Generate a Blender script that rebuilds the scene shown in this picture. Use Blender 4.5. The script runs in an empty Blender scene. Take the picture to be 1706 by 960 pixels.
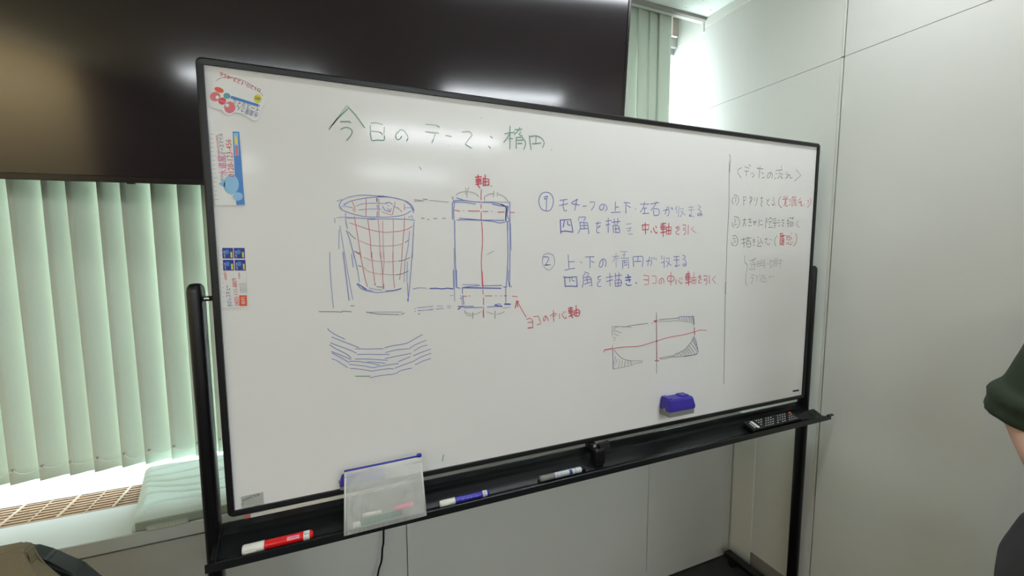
import bpy, bmesh, math, random
from mathutils import Vector, Matrix, noise
random.seed(7)
sc = bpy.context.scene
COL = sc.collection
H = 1.45                                   # camera height above the floor
FPX = 697.0                                # focal length for a 1706 x 960 frame
YAW, PIT, ROL = math.radians(22.27), math.radians(5.35), math.radians(-0.24)

# ------------------------------------------------------------------ camera
cy_, sy_, cp_, sp_ = math.cos(YAW), math.sin(YAW), math.cos(PIT), math.sin(PIT)
FW = Vector((sy_*cp_, cy_*cp_, -sp_)); R0 = Vector((cy_, -sy_, 0)); U0 = R0.cross(FW)
RT = R0*math.cos(ROL) + U0*math.sin(ROL); UP = -R0*math.sin(ROL) + U0*math.cos(ROL)
cam = bpy.data.cameras.new('camera'); co = bpy.data.objects.new('camera', cam); COL.objects.link(co)
cam.sensor_width = 36; cam.sensor_fit = 'HORIZONTAL'; cam.lens = 36*FPX/1706; cam.clip_start = 0.02; cam.clip_end = 200
co.matrix_world = Matrix(((RT.x, UP.x, -FW.x, 0), (RT.y, UP.y, -FW.y, 0), (RT.z, UP.z, -FW.z, H), (0, 0, 0, 1)))
sc.camera = co

# ------------------------------------------------------------------ world, exposure
w = bpy.data.worlds.new('sky'); sc.world = w; w.use_nodes = True
bg = w.node_tree.nodes['Background']; bg.inputs[0].default_value = (0.86, 0.95, 1.0, 1); bg.inputs[1].default_value = 7.5
sc.view_settings.view_transform = 'Standard'; sc.view_settings.look = 'None'
sc.view_settings.gamma = 1; sc.view_settings.use_curve_mapping = False
sc.view_settings.exposure = 0.08
TUBE_E = 68.0                                # emission of the ceiling light diffusers
XR, XL, YW, YB, ZC = 1.66, -3.0, 1.78, -4.8, 1.09 + H

# ------------------------------------------------------------------ helpers
def ray(x, y): return RT*((x-853)/FPX) - UP*((y-480)/FPX) + FW
def aty(x, y, Y): d = ray(x, y); p = d*(Y/d.y); p.z += H; return p
def atz(x, y, Z): d = ray(x, y); p = d*((Z-H)/d.z); p.z += H; return p
def lin(c):
    c = c/255.0
    return c/12.92 if c <= .04045 else ((c+.055)/1.055)**2.4
def rgb(r, g, b): return (lin(r), lin(g), lin(b), 1)
MATS = {}
def mat(name, col, rough=.5, metal=0, spec=.5, noise_s=40, noise_a=.06, bump=0, coat=0, coat_r=.1, trans=0, alpha=1, emit=None, es=0, bscale=None, vec='Object', ior=1.45):
    if name in MATS: return MATS[name]
    m = bpy.data.materials.new(name); m.use_nodes = True; nt = m.node_tree; n = nt.nodes; b = n['Principled BSDF']
    tc = n.new('ShaderNodeTexCoord'); nz = n.new('ShaderNodeTexNoise'); nz.inputs['Scale'].default_value = noise_s
    nz.inputs['Detail'].default_value = 3
    nt.links.new(tc.outputs[vec], nz.inputs['Vector'])
    mx = n.new('ShaderNodeMix'); mx.data_type = 'RGBA'
    mx.inputs[6].default_value = tuple(max(0, c*(1-noise_a)) for c in col[:3])+(1,)
    mx.inputs[7].default_value = tuple(min(1, c*(1+noise_a)) for c in col[:3])+(1,)
    nt.links.new(nz.outputs['Fac'], mx.inputs[0]); nt.links.new(mx.outputs[2], b.inputs['Base Color'])
    b.inputs['Roughness'].default_value = rough; b.inputs['Metallic'].default_value = metal
    b.inputs['Specular IOR Level'].default_value = spec; b.inputs['Coat Weight'].default_value = coat
    b.inputs['Coat Roughness'].default_value = coat_r; b.inputs['Transmission Weight'].default_value = trans
    b.inputs['Alpha'].default_value = alpha; b.inputs['IOR'].default_value = ior
    if emit: b.inputs['Emission Color'].default_value = emit; b.inputs['Emission Strength'].default_value = es
    if bump:
        bp = n.new('ShaderNodeBump'); bp.inputs['Strength'].default_value = bump; bp.inputs['Distance'].default_value = .002
        nz2 = n.new('ShaderNodeTexNoise'); nz2.inputs['Scale'].default_value = bscale or noise_s*4
        nt.links.new(tc.outputs[vec], nz2.inputs['Vector']); nt.links.new(nz2.outputs['Fac'], bp.inputs['Height'])
        nt.links.new(bp.outputs['Normal'], b.inputs['Normal'])
    MATS[name] = m; return m

def obj(name, data, m=None, parent=None, smooth=False, label=None, kind=None):
    """link a bmesh or a mesh as one object"""
    if isinstance(data, bmesh.types.BMesh):
        me = bpy.data.meshes.new(name)
        bmesh.ops.recalc_face_normals(data, faces=data.faces)
        data.to_mesh(me); data.free()
    else: me = data
    o = bpy.data.objects.new(name, me); COL.objects.link(o)
    if m:
        if len(me.materials): me.materials[0] = m
        else: me.materials.append(m)
    if smooth:
        for p in me.polygons: p.use_smooth = True
    if parent: o.parent = parent
    if label: o['label'] = label
    if kind: o['kind'] = kind
    return o
def thing(name, label, cat, group=None, loc=(0, 0, 0)):
    o = bpy.data.objects.new(name, None); COL.objects.link(o); o.location = loc
    o.empty_display_size = .05
    o['label'] = label; o['category'] = cat
    if group: o['group'] = group
    return o
def struct(name, loc=(0, 0, 0)):
    o = bpy.data.objects.new(name, None); COL.objects.link(o); o.location = loc; o['kind'] = 'structure'; return o
def tag(o, label, cat, group=None):
    o['label'] = label; o['category'] = cat
    if group: o['group'] = group
    return o
def box(bm, x0, x1, y0, y1, z0, z1, bev=0, seg=2):
    r = bmesh.ops.create_cube(bm, size=1, matrix=Matrix.Translation(((x0+x1)/2, (y0+y1)/2, (z0+z1)/2)) @ Matrix.Diagonal((abs(x1-x0), abs(y1-y0), abs(z1-z0), 1)))
    if bev:
        es = list({e for v in r['verts'] for e in v.link_edges})
        bmesh.ops.bevel(bm, geom=es, offset=bev, segments=seg, affect='EDGES', profile=.5)
    return bm
def B(x0, x1, y0, y1, z0, z1, bev=0, seg=2): return box(bmesh.new(), x0, x1, y0, y1, z0, z1, bev, seg)
def tube(bm, pts, r, n=10, cap=True):
    """tube along points; r is a number or a list"""
    pts = [Vector(p) for p in pts]; rs = r if isinstance(r, (list, tuple)) else [r]*len(pts)
    rings = []; prev = None
    for i, p in enumerate(pts):
        t = (pts[min(i+1, len(pts)-1)]-pts[max(i-1, 0)]).normalized()
        if prev is None:
            a = Vector((0, 0, 1)) if abs(t.z) < .9 else Vector((1, 0, 0)); u = t.cross(a).normalized()
        else: u = (prev - t*prev.dot(t)).normalized()
        prev = u; v = t.cross(u)
        rings.append([bm.verts.new(p+(u*math.cos(2*math.pi*k/n)+v*math.sin(2*math.pi*k/n))*rs[i]) for k in range(n)])
    for a, b in zip(rings, rings[1:]):
        for k in range(n): bm.faces.new((a[k], a[(k+1) % n], b[(k+1) % n], b[k]))
    if cap: bm.faces.new(rings[0][::-1]); bm.faces.new(rings[-1])
    return bm
def prism(bm, poly, axis, a0, a1):
    """extrude a 2-D polygon along axis: 'x' poly=(y,z), 'y' poly=(x,z), 'z' poly=(x,y)"""
    f = {'x': lambda p, a: (a, p[0], p[1]), 'y': lambda p, a: (p[0], a, p[1]), 'z': lambda p, a: (p[0], p[1], a)}[axis]
    A = [bm.verts.new(f(p, a0)) for p in poly]; C = [bm.verts.new(f(p, a1)) for p in poly]
    bm.faces.new(A); bm.faces.new(C[::-1]); n = len(poly)
    for i in range(n): bm.faces.new((A[i], A[(i+1) % n], C[(i+1) % n], C[i]))
    return bm
def smooth_line(p, sub=5):
    if len(p) < 3: return p
    out = []
    for i in range(len(p)-1):
        a, b, c, d = p[max(i-1, 0)], p[i], p[i+1], p[min(i+2, len(p)-1)]
        for k in range(sub):
            t = k/sub
            out.append(tuple(.5*((2*b[j])+(-a[j]+c[j])*t+(2*a[j]-5*b[j]+4*c[j]-d[j])*t*t+(-a[j]+3*b[j]-3*c[j]+d[j])*t**3) for j in range(len(b))))
    out.append(p[-1]); return out
def copy_tree(o, parent=None):
    c = o.copy(); COL.objects.link(c); c.parent = parent
    for ch in list(o.children): copy_tree(ch, c)
    return c

# ------------------------------------------------------------------ materials
M_wall = mat('wall_paint', rgb(200, 201, 195), .55, noise_s=3, noise_a=.03, bump=.03, bscale=900)
M_ceil = mat('ceiling_tile', rgb(226, 232, 226), .9, noise_s=60, noise_a=.04, bump=.2)
M_joint = mat('dark_joint', rgb(70, 70, 68), .8)
M_trim = mat('white_trim', rgb(205, 206, 198), .4, noise_s=5, noise_a=.02)
M_edge = mat('grey_edge_trim', rgb(150, 146, 138), .5)
M_ledge = mat('ledge_laminate', rgb(196, 200, 196), .35, noise_s=4, noise_a=.02)
M_panel = mat('ledge_panel', rgb(186, 187, 180), .5, noise_s=3, noise_a=.03)
M_grille = mat('beige_grille', rgb(172, 144, 112), .45, noise_a=.08)
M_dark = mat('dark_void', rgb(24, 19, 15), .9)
M_carpet = mat('charcoal_carpet', rgb(52, 51, 52), .95, noise_s=300, noise_a=.5, bump=.8)
M_black = mat('black_powder_coat', rgb(16, 14, 16), .36, noise_s=200, noise_a=.15, bump=.05, bscale=1500)
M_blackp = mat('black_plastic', rgb(22, 21, 22), .3, noise_a=.1)
M_tray = mat('black_tray', rgb(24, 26, 27), .25, noise_s=150, noise_a=.15, bump=.04, bscale=1200)
M_chrome = mat('chrome', rgb(190, 195, 190), .18, metal=1, noise_a=.03)
M_tvscr = mat('screen_glass', rgb(32, 25, 29), .11, noise_s=2, noise_a=.05, spec=.75)
M_tvbez = mat('screen_bezel', rgb(20, 18, 20), .22, noise_a=.05)
M_white = mat('white_plastic', rgb(222, 221, 212), .35, noise_a=.02)
M_wall_beige = mat('beige_wall', rgb(172, 158, 124), .7, noise_s=3, noise_a=.05)
M_backwall = mat('back_wall', rgb(205, 205, 200), .7, noise_s=3, noise_a=.05)
M_lamp = mat('lamp_diffuser', rgb(240, 240, 235), .5, noise_a=0, emit=(.90, .95, 1, 1), es=TUBE_E)
M_lamp2 = mat('front_lamp_diffuser', rgb(240, 240, 235), .5, noise_a=0, emit=(.90, .95, 1, 1), es=23)
M_alu = mat('window_aluminium', rgb(180, 184, 182), .4, metal=.6)
# ================================================================== the room
fl = struct('floor')
obj('floor_slab', B(XL-.12, XR+.12, YB-.12, YW+.12, -.12, -.012), M_joint, fl)
tm = None
for i in range(10):
    for j in range(14):
        x1 = XR-.002-i*.5; y1 = 1.335-j*.5
        x0 = max(x1-.498, XL+.002); y0 = max(y1-.498, YB+.002)
        if x0 >= x1-.05 or y0 >= y1-.05: continue
        full = abs(x1-x0-.498) < 1e-6 and abs(y1-y0-.498) < 1e-6
        if full and tm is None:
            b = B(-.249, .249, -.249, .249, -.012, 0, .0015, 1)
            for k in range(24):                        # raised ribs of the loop pile
                xx = -.24+k*.0205; box(b, xx, xx+.008, -.247, .247, 0, .0012)
            o = obj('carpet_tile', b, M_carpet, fl); tm = o.data; o.location = ((x0+x1)/2, (y0+y1)/2, 0)
        elif full:
            o = obj('carpet_tile', tm, None, fl); o.location = ((x0+x1)/2, (y0+y1)/2, 0); o.rotation_euler.z = math.pi/2*((i+j) % 2)
        else: obj('carpet_tile', B(x0, x1, y0, y1, -.012, 0), M_carpet, fl)

# ceiling: mineral tiles with pin specks, stopping short of the window
M_speck = mat('tile_speck', rgb(120, 120, 115), .9)
ce = struct('ceiling')
obj('ceiling_slab', B(XL-.12, XR+.12, YB-.12, YW+.12, ZC+.20, ZC+.30), M_ceil, ce)
obj('pocket_face', B(XL, XR, 1.604, 1.616, ZC-.004, ZC+.20), M_trim, ce)
obj('edge_trim', B(XL, XR-.001, 1.588, 1.606, ZC-.012, ZC+.002), M_edge, ce)
obj('edge_flange', B(XL, XR-.001, 1.606, 1.628, ZC-.010, ZC-.002), M_trim, ce)
for i in range(8):
    for j in range(11):
        x1 = XR-.001-i*.6; y1 = 1.587-j*.6; x0 = max(x1-.598, XL); y0 = max(y1-.598, YB)
        if x1-x0 < .05 or y1-y0 < .05: continue
        b = B(x0, x1, y0, y1, ZC, ZC+.015, .001, 1)
        obj('ceiling_tile', b, M_ceil, ce)
b = bmesh.new()
for k in range(260):
    x, y = random.uniform(.6, XR), random.uniform(.2, 1.57); r = random.choice((.0012, .0018, .003))
    tube(b, [(x, y, ZC-.0006), (x, y, ZC+.001)], r, 6)
s_ = obj('tile_pinholes', b, M_speck, ce, kind='stuff')

# right wall: panels with recessed joints
wr = struct('wall_right')
obj('wall_core', B(XR+.012, XR+.12, YB, YW+.12, -.012, ZC+.2), M_joint, wr)
g = .0007; SEAM = .981; ZJ = .665+H
ys = [YW+.12, SEAM, SEAM-.9, SEAM-1.8, SEAM-2.7, SEAM-3.6, SEAM-4.5, YB]
for k in range(len(ys)-1):
    y1, y0 = ys[k]-(.006 if k else 0), ys[k+1]+(.006 if k < len(ys)-2 else 0)
    if y1-y0 < .03: continue
    obj('wall_panel', B(XR, XR+.012, y0, y1, 0.0, ZJ-g, .0008, 1), M_wall, wr)
    obj('wall_panel', B(XR, XR+.012, y0, y1, ZJ+g, ZC+.3, .0008, 1), M_wall, wr)
    if k:
        obj('seam_batten', B(XR+.001, XR+.010, ys[k]-.0015, ys[k]+.006, 0, ZJ-.001, .001, 1), M_trim, wr)
        obj('seam_batten', B(XR+.001, XR+.010, ys[k]-.0015, ys[k]+.006, ZJ+.003, ZC+.3, .001, 1), M_trim, wr)
obj('filler_strip', B(XR-.004, XR, 1.228, 1.334, .06, 0.712, .0005, 1), M_trim, wr)
obj('skirting_plate', B(XR-.006, XR, .30, 1.226, .0, .088, .0008, 1), mat('skirting_grey', rgb(128, 124, 116), .45), wr, label='grey metal skirting plate')
t1 = struct('trim_1'); obj('cornice_strip', B(XR-.005, XR, YB+.01, 1.600, ZC-.042, ZC-.001, .0008, 1), M_trim, t1)
t2 = struct('trim_2'); obj('window_head_strip', B(XR-.005, XR, 1.604, YW-.01, 1.033+H-.0, ZC+.19, .0008, 1), M_trim, t2)

# window wall
ww = struct('wall_window')
obj('lower_wall', B(XL, XR, YW, YW+.12, 0, .70), M_wall, ww)
obj('head_wall', B(XL, XR, YW, YW+.12, 1.035+H, ZC+.2), M_wall, ww)
obj('pier', B(XL, -2.62, YW, YW+.12, .70, 1.035+H), M_wall, ww)
wn = struct('window_1')
M_glass = mat('window_glass', (.93, .97, .95, 1), .0, trans=1, noise_a=0, ior=1.0)
xs = [-2.62, -1.2, .22, XR+.028]
for a, c in zip(xs, xs[1:]):
    obj('window_pane', B(a+.03, c-.03, YW+.05, YW+.056, .75, 1.005+H), M_glass, wn)
for a in xs[:3]: obj('mullion', B(a-.022 if a < 1.6 else a-.026, a+.022 if a < 1.6 else a, YW+.02, YW+.09, .715, 1.035+H, .002, 1), M_trim, wn)
obj('window_rail', B(-2.62, XR-.001, YW+.02, YW+.09, .70, .735, .002, 1), M_alu, wn)
obj('window_rail', B(-2.62, XR-.001, YW+.02, YW+.09, 1.005+H, 1.035+H, .002, 1), M_alu, wn)

wl = struct('wall_left'); obj('wall_face', B(XL-.12, XL, -1.9, YW+.12, 0, ZC+.3), M_wall_beige, wl); obj('wall_face', B(XL-.12, XL, YB, -1.9, 0, ZC+.3), mat('brown_wall', rgb(70, 62, 55), .7), wl)  # unseen left wall, beige and brown split shaped for its reflection in the screen
wb = struct('wall_back'); obj('wall_face', B(XL-.12, XR+.12, YB-.12, YB, 0, ZC+.3), M_backwall, wb)

# ------------------------------------------------------------------ window ledge with the air grille
LZ = H-.734
le = thing('window_ledge', 'long white laminate window ledge with beige air grille, under the vertical blinds', 'window ledge')
LX0, LX1 = XL+.01, XR-.006
GX0, GX1 = -1.49, 1.30
obj('ledge_top', box(box(box(box(bmesh.new(), LX0, LX1, 1.322, 1.486, LZ-.038, LZ, .002, 1), LX0, LX1, 1.604, 1.775, LZ-.038, LZ), LX0, GX0, 1.486, 1.604, LZ-.038, LZ), GX1, LX1, 1.486, 1.604, LZ-.038, LZ), M_ledge, le)
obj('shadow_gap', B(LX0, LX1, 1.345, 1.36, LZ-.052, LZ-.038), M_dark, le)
xp = [-2.83, -1.83, -.83, .168, 1.168, LX1]
for a, c in zip(xp, xp[1:]):
    obj('front_panel', B(a+.0012, c-.0012, 1.338, 1.356, .06, LZ-.050, .0008, 1), M_panel, le)
obj('toe_board', B(LX0, LX1, 1.342, 1.358, 0, .058), M_panel, le)
obj('backing', B(LX0, LX1, 1.357, 1.362, .0, LZ-.05), M_dark, le)
gr = obj('grille_tray', box(box(B(GX0, GX1, 1.486, 1.604, LZ-.032, LZ-.028), GX0, GX1, 1.486, 1.4875, LZ-.03, LZ-.001), GX0, GX1, 1.6025, 1.604, LZ-.03, LZ-.001), M_dark, le)
n = 8
for k in range(n):
    y = 1.4895+k*(.1125-.006)/(n-1)
    obj('grille_bar', B(GX0, GX1, y, y+.0065, LZ-.012, LZ-.0015, .001, 1), M_grille, gr)
k = 0; x = GX0+.01
cm = cm2 = None
while x < GX1-.01:
    wide = (k % 2 == 0)
    if wide:
        if cm is None: o = obj('grille_crossbar', B(-.004, .004, 1.487, 1.603, LZ-.014, LZ+.0004, .001, 1), M_grille, gr); cm = o.data
        else: o = obj('grille_crossbar', cm, None, gr)
    else:
        if cm2 is None: o = obj('grille_rib', B(-.0016, .0016, 1.487, 1.603, LZ-.014, LZ-.0008), M_grille, gr); cm2 = o.data
        else: o = obj('grille_rib', cm2, None, gr)
    o.location.x = x; x += .0605; k += 1

# ------------------------------------------------------------------ vertical blind
M_slat = bpy.data.materials.new('blind_fabric'); M_slat.use_nodes = True
nt = M_slat.node_tree; nn = nt.nodes; pb = nn['Principled BSDF']
tc = nn.new('ShaderNodeTexCoord'); mp = nn.new('ShaderNodeMapping'); mp.inputs['Scale'].default_value = (900, 900, 500)
nz = nn.new('ShaderNodeTexNoise'); nz.inputs['Scale'].default_value = 1; nt.links.new(tc.outputs['Object'], mp.inputs[0]); nt.links.new(mp.outputs[0], nz.inputs[0])
mx = nn.new('ShaderNodeMix'); mx.data_type = 'RGBA'; mx.inputs[6].default_value = rgb(186, 196, 180); mx.inputs[7].default_value = rgb(202, 212, 196)
nt.links.new(nz.outputs['Fac'], mx.inputs[0]); nt.links.new(mx.outputs[2], pb.inputs['Base Color']); pb.inputs['Roughness'].default_value = .8
tl = nn.new('ShaderNodeBsdfTranslucent'); tl.inputs[0].default_value = rgb(184, 212, 192); ms = nn.new('ShaderNodeMixShader'); ms.inputs[0].default_value = .06
nt.links.new(pb.outputs[0], ms.inputs[1]); nt.links.new(tl.outputs[0], ms.inputs[2]); nt.links.new(ms.outputs[0], nn['Material Output'].inputs[0])
bl = thing('vertical_blind', 'pale green vertical fabric blind hanging across the window', 'blind')
obj('headrail', B(-2.7, 1.50, 1.63, 1.665, ZC+.15, ZC+.19, .002, 1), M_white, bl)
obj('end_bracket', B(1.505, 1.54, 1.645, 1.66, 1.008+H, ZC+.19, .001, 1), mat('beige_plastic', rgb(170, 160, 150), .5), bl)
SB = H-.676
def slat_bm():
    b = bmesh.new(); W = .042; zs = [ZC+.15, 2.0, 1.4, 1.0, SB+.048, SB+.044, SB]
    cols = []
    for k in range(7):
        u = -W+2*W*k/6; cols.append((u, .0016*(1-(u/W)**2)))
    gridf, gridb = [], []
    for zi, z in enumerate(zs):
        o = .0008 if zi >= 5 else 0
        gridf.append([b.verts.new((u, -v-.0004-o, z)) for u, v in cols]); gridb.append([b.verts.new((u, -v+.0004+o, z)) for u, v in cols])
    for G in (gridf, gridb):
        for i in range(len(zs)-1):
            for k in range(6): b.faces.new((G[i][k], G[i][k+1], G[i+1][k+1], G[i+1][k]))
    for i in range(len(zs)-1):
        b.faces.new((gridf[i][0], gridb[i][0], gridb[i+1][0], gridf[i+1][0])); b.faces.new((gridf[i][-1], gridb[i][-1], gridb[i+1][-1], gridf[i+1][-1]))
    b.faces.new([*gridf[-1], *gridb[-1][::-1]]); b.faces.new([*gridf[0], *gridb[0][::-1]])
    return b
sm = None; PIT_S = .0628; SX = []
x = 1.455
k = 0
while x > -2.68: SX.append(x); x -= PIT_S
for i, x in enumerate(SX):
    if sm is None: o = obj('slat', slat_bm(), M_slat, bl, smooth=True); sm = o.data
    else: o = obj('slat', sm, None, bl)
    o.location = (x, 1.635+random.uniform(-.001, .001), 0); o.rotation_euler = (0, random.uniform(-.004, .004), math.radians((25 if x < 1.0 else 9.5)+random.uniform(-1.2, 1.2)))
M_bead = mat('bead_chain', rgb(225, 230, 215), .4)
for i in range(len(SX)-1):
    a = SX[i]; c = SX[i+1]; sag = random.uniform(.008, .022); dx = .028
    pts = [(a-dx+(c-a)*t, 1.612-.0+.004*math.sin(6*t), SB+.046-sag*4*t*(1-t)) for t in [j/8 for j in range(9)]]
    obj('bead_chain', tube(bmesh.new(), pts, .0008, 5), M_bead, bl, smooth=True)
    obj('chain_clip', B(a-dx-.003, a-dx+.003, 1.609, 1.615, SB+.044, SB+.050), M_edge, bl)

# ------------------------------------------------------------------ ceiling lights
def light(x, y):
    t = thing('ceiling_light', '', 'light', 'linear lights on the ceiling')
    obj('housing', B(x-.64, x+.64, y-.09, y+.09, ZC-.03, ZC-.001, .004, 1), M_white, t)
    obj('diffuser', B(x-.62, x+.62, y-.055, y+.055, ZC-.045, ZC-.03, .004, 1), M_lamp2 if y > 0 else M_lamp, t)
    return t
for lx, ly, lab in [(.90, .66, 'linear ceiling light above the whiteboard, nearest the window'),
                    (.90, -2.05, 'linear ceiling light nearest the right wall, middle row'), (-1.56, -2.05, 'linear ceiling light nearest the left wall, middle row'),
                    (.90, -4.1, 'linear ceiling light nearest the right wall, back row'), (-1.56, -4.1, 'linear ceiling light nearest the left wall, back row')]:
    light(lx, ly)['label'] = lab

wl_ = bpy.data.lights.new('left_wall_fill', 'AREA'); wl_.shape = 'RECTANGLE'; wl_.size = 1.9; wl_.size_y = .12; wl_.energy = 72; wl_.color = (1, .92, .76)  # added unseen fill lamp, brightens the left wall mirrored in the screen
wo = bpy.data.objects.new('left_wall_fill', wl_); COL.objects.link(wo); wo.location = (-2.55, -1.0, 2.45); wo.rotation_euler = Vector((.45, 0, 1.0)).to_track_quat('Z', 'Y').to_euler(); wo.rotation_euler = (0, math.radians(28), 0); wl_.size = .12; wl_.size_y = 1.9
# ------------------------------------------------------------------ television
tya, tti = math.radians(7), math.radians(5.0)
TP = aty(0, 298, 1.48)
ex = Vector((math.cos(tya), -math.sin(tya), 0)); n0 = Vector((-math.sin(tya), -math.cos(tya), 0))
eu = Vector((0, 0, 1))*math.cos(tti)+n0*math.sin(tti); en = n0*math.cos(tti)-Vector((0, 0, 1))*math.sin(tti)
tv = thing('television', 'large black flat television with a glossy dark screen, behind the whiteboard', 'television')
tv.matrix_world = Matrix(((ex.x, -en.x, eu.x, TP.x), (ex.y, -en.y, eu.y, TP.y), (ex.z, -en.z, eu.z, TP.z), (0, 0, 0, 1)))
TW = 1.735*aty(0,298,1.48).y/1.48; TL = -.14; TH = .86      # local x along the width, local y to the back, local z up
fr = bmesh.new(); bz = .011
box(fr, TL, TW, 0, .018, 0, .017, .002, 1); box(fr, TL, TW, 0, .018, TH-bz, TH, .002, 1); box(fr, TL, TL+bz, 0, .018, 0, TH, .002, 1); box(fr, TW-bz, TW, 0, .018, 0, TH, .002, 1)
obj('bezel', fr, M_tvbez, tv)
obj('screen', B(TL+bz, TW-bz, .003, .010, .017, TH-bz), M_tvscr, tv)
obj('back_shell', box(B(TL+.002, TW-.002, .010, .035, .002, TH-.002, .006, 2), TL+.3, TW-.3, .03, .055, .1, TH-.15, .01, 2), M_blackp, tv)
b = bmesh.new()
for k in range(3): box(b, .262+k*.006, .266+k*.006, .004, .012, -.003, .002)
obj('sensor_bump', b, M_blackp, tv)
inv = tv.matrix_world.inverted()
for u in (.98, 1.52):
    p = tv.matrix_world @ Vector((u, .040, .08)); b = bmesh.new()
    tube(b, [inv @ p, inv @ Vector((p.x, 1.40, LZ+.0125))], .016, 10); obj('stand_post', b, M_blackp, tv, smooth=True)
    b = B(p.x-.16, p.x+.16, 1.345, 1.47, LZ+.0006, LZ+.0125, .003, 1); b.transform(inv); obj('stand_base', b, M_blackp, tv)
b = bmesh.new()
pts = [aty(639, 893, 1.30), aty(637, 915, 1.30), aty(635.5, 935, 1.30), aty(629, 962, 1.30)]
p0 = tv.matrix_world @ Vector((.95, .05, .12))
pts = [p0, Vector((p0.x-.1, 1.30, LZ+.25)), Vector((.093, 1.295, LZ+.03)), *pts, Vector((.05, 1.29, .25)), Vector((.02, 1.27, .02)), Vector((-.3, 1.25, .006))]
tube(b, [Vector(p) for p in smooth_line([tuple(p) for p in pts], 6)], .0032, 8)
b.transform(inv); obj('power_cord', b, M_blackp, tv, smooth=True)

# ------------------------------------------------------------------ seat cushion on the ledge
M_cush = mat('mint_cushion_fabric', rgb(212, 229, 222), .85, noise_s=500, noise_a=.08, bump=.25, bscale=1500)
cu = thing('seat_cushion', 'pale mint quilted seat cushion with wavy stitching, lying on the window ledge', 'cushion')
def cushion():
    b = bmesh.new(); N, Mv = 130, 100; Wc, Dc, T = .42, .285, .052
    top = {}
    for i in range(N+1):
        for j in range(Mv+1):
            u, v = i/N, j/Mv
            x, y = u*Wc, v*Dc
            d = min(x, Wc-x, y*1.0, Dc-y); rim = min(1, d/.022); hgt = T*(.45+.55*math.sqrt(max(0, 1-(1-rim)**2)))
            g_ = 0
            for q in range(6):
                yy = Dc*(.04+q*.17)+.021*math.sin(x*24+q*.9-.6)+.004*math.sin(x*47+q)
                g_ = max(g_, math.exp(-((y-yy)/.0034)**2))
            hgt += rim*(.004*noise.noise(Vector((x*14, y*14, 0)))-.016*g_+.007)
            top[i, j] = b.verts.new((x+.03*(1-math.cos(math.pi*v/2))*0-.07*v*(1-u)*1.0, y, hgt))
    for i in range(N):
        for j in range(Mv): b.faces.new((top[i, j], top[i+1, j], top[i+1, j+1], top[i, j+1]))
    ringt = [top[i, 0] for i in range(N+1)]+[top[N, j] for j in range(1, Mv+1)]+[top[i, Mv] for i in range(N-1, -1, -1)]+[top[0, j] for j in range(Mv-1, 0, -1)]
    cx, cyy = Wc/2, Dc/2; prev = ringt
    for (dz, inn) in ((.5, -.004), (0.12, -.004), (0, .004)):
        cur = []
        for v in ringt:
            d = Vector((v.co.x-cx, v.co.y-cyy, 0)).normalized(); z = T*.45*dz
            cur.append(b.verts.new((v.co.x-d.x*inn, v.co.y-d.y*inn, z)))
        m_ = len(cur)
        for k in range(m_): b.faces.new((prev[k], prev[(k+1) % m_], cur[(k+1) % m_], cur[k]))
        prev = cur
    b.faces.new(prev); return b
pad = obj('cushion_pad', cushion(), M_cush, cu, smooth=True)
cu.location = (-.525, 1.325, LZ+.001); cu.rotation_euler = (0, 0, math.radians(1))
M_band = mat('cushion_edge_fabric', rgb(150, 160, 146), .8, noise_s=400, noise_a=.1)
obj('side_band', B(.004, .416, -.0062, .0, .003, .027, .003, 2), M_band, cu, label='grey green side band of the cushion')

# ------------------------------------------------------------------ chair at the lower left
ch = thing('office_chair', 'dark office chair with olive brown back pad, lower left in front of the ledge', 'chair')
M_olive = mat('olive_brown_fabric', rgb(118, 108, 84), .8, noise_s=300, noise_a=.15, bump=.3)
CY = .80; pc = aty(52, 908, CY)
b = bmesh.new(); X1 = pc.x; ZT = pc.z
shell = [(-.45, 0), (0, 0), (.022, -.016), (.052, -.050), (.078, -.085), (.100, -.15), (.105, -.40), (.07, -.48), (0, -.5), (-.45, -.5), (-.54, -.46), (-.56, -.2), (-.50, -.03)]
padp = [(-.45, .003), (-.012, .003), (-.001, -.003), (-.002, -.026), (.008, -.042), (.026, -.066), (.045, -.12), (.055, -.40), (.02, -.46), (0, -.47), (-.45, -.47), (-.50, -.44), (-.51, -.2), (-.47, -.02)]
prism(b, [(X1+p[0]-.016, ZT-.021+p[1]) for p in shell], 'y', CY+.012, CY+.045)
bmesh.ops.bevel(b, geom=list(b.edges), offset=.004, segments=2, affect='EDGES')
obj('back_shell', b, M_blackp, ch)
b = bmesh.new(); prism(b, [(X1+p[0], ZT+p[1]) for p in padp], 'y', CY-.010, CY+.0115)
bmesh.ops.bevel(b, geom=list(b.edges), offset=.003, segments=2, affect='EDGES')
obj('back_pad', b, M_olive, ch)
CX = X1-.21
obj('seat', B(CX-.25, CX+.25, CY-.50, CY-.02, .44, .51, .03, 3), M_olive, ch)
obj('back_bar', B(CX-.03, CX+.03, CY+.03, CY+.05, .40, ZT-.3, .006, 2), M_blackp, ch)
obj('under_frame', B(CX-.05, CX+.05, CY-.3, CY+.045, .40, .44, .006, 2), M_blackp, ch)
obj('gas_post', tube(bmesh.new(), [(CX, CY-.26, .09), (CX, CY-.26, .41)], .025, 14), M_blackp, ch, smooth=True)
for k in range(5):
    a = k*2*math.pi/5+.3; p1 = Vector((CX+.29*math.cos(a), CY-.26+.29*math.sin(a), .065))
    obj('base_leg', tube(bmesh.new(), [(CX, CY-.26, .10), tuple(p1)], [.022, .014], 8), M_blackp, ch)
    obj('caster', tube(bmesh.new(), [(p1.x-.02*math.sin(a), p1.y+.02*math.cos(a), .028), (p1.x+.02*math.sin(a), p1.y-.02*math.cos(a), .028)], .028, 14), M_blackp, ch)
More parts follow.
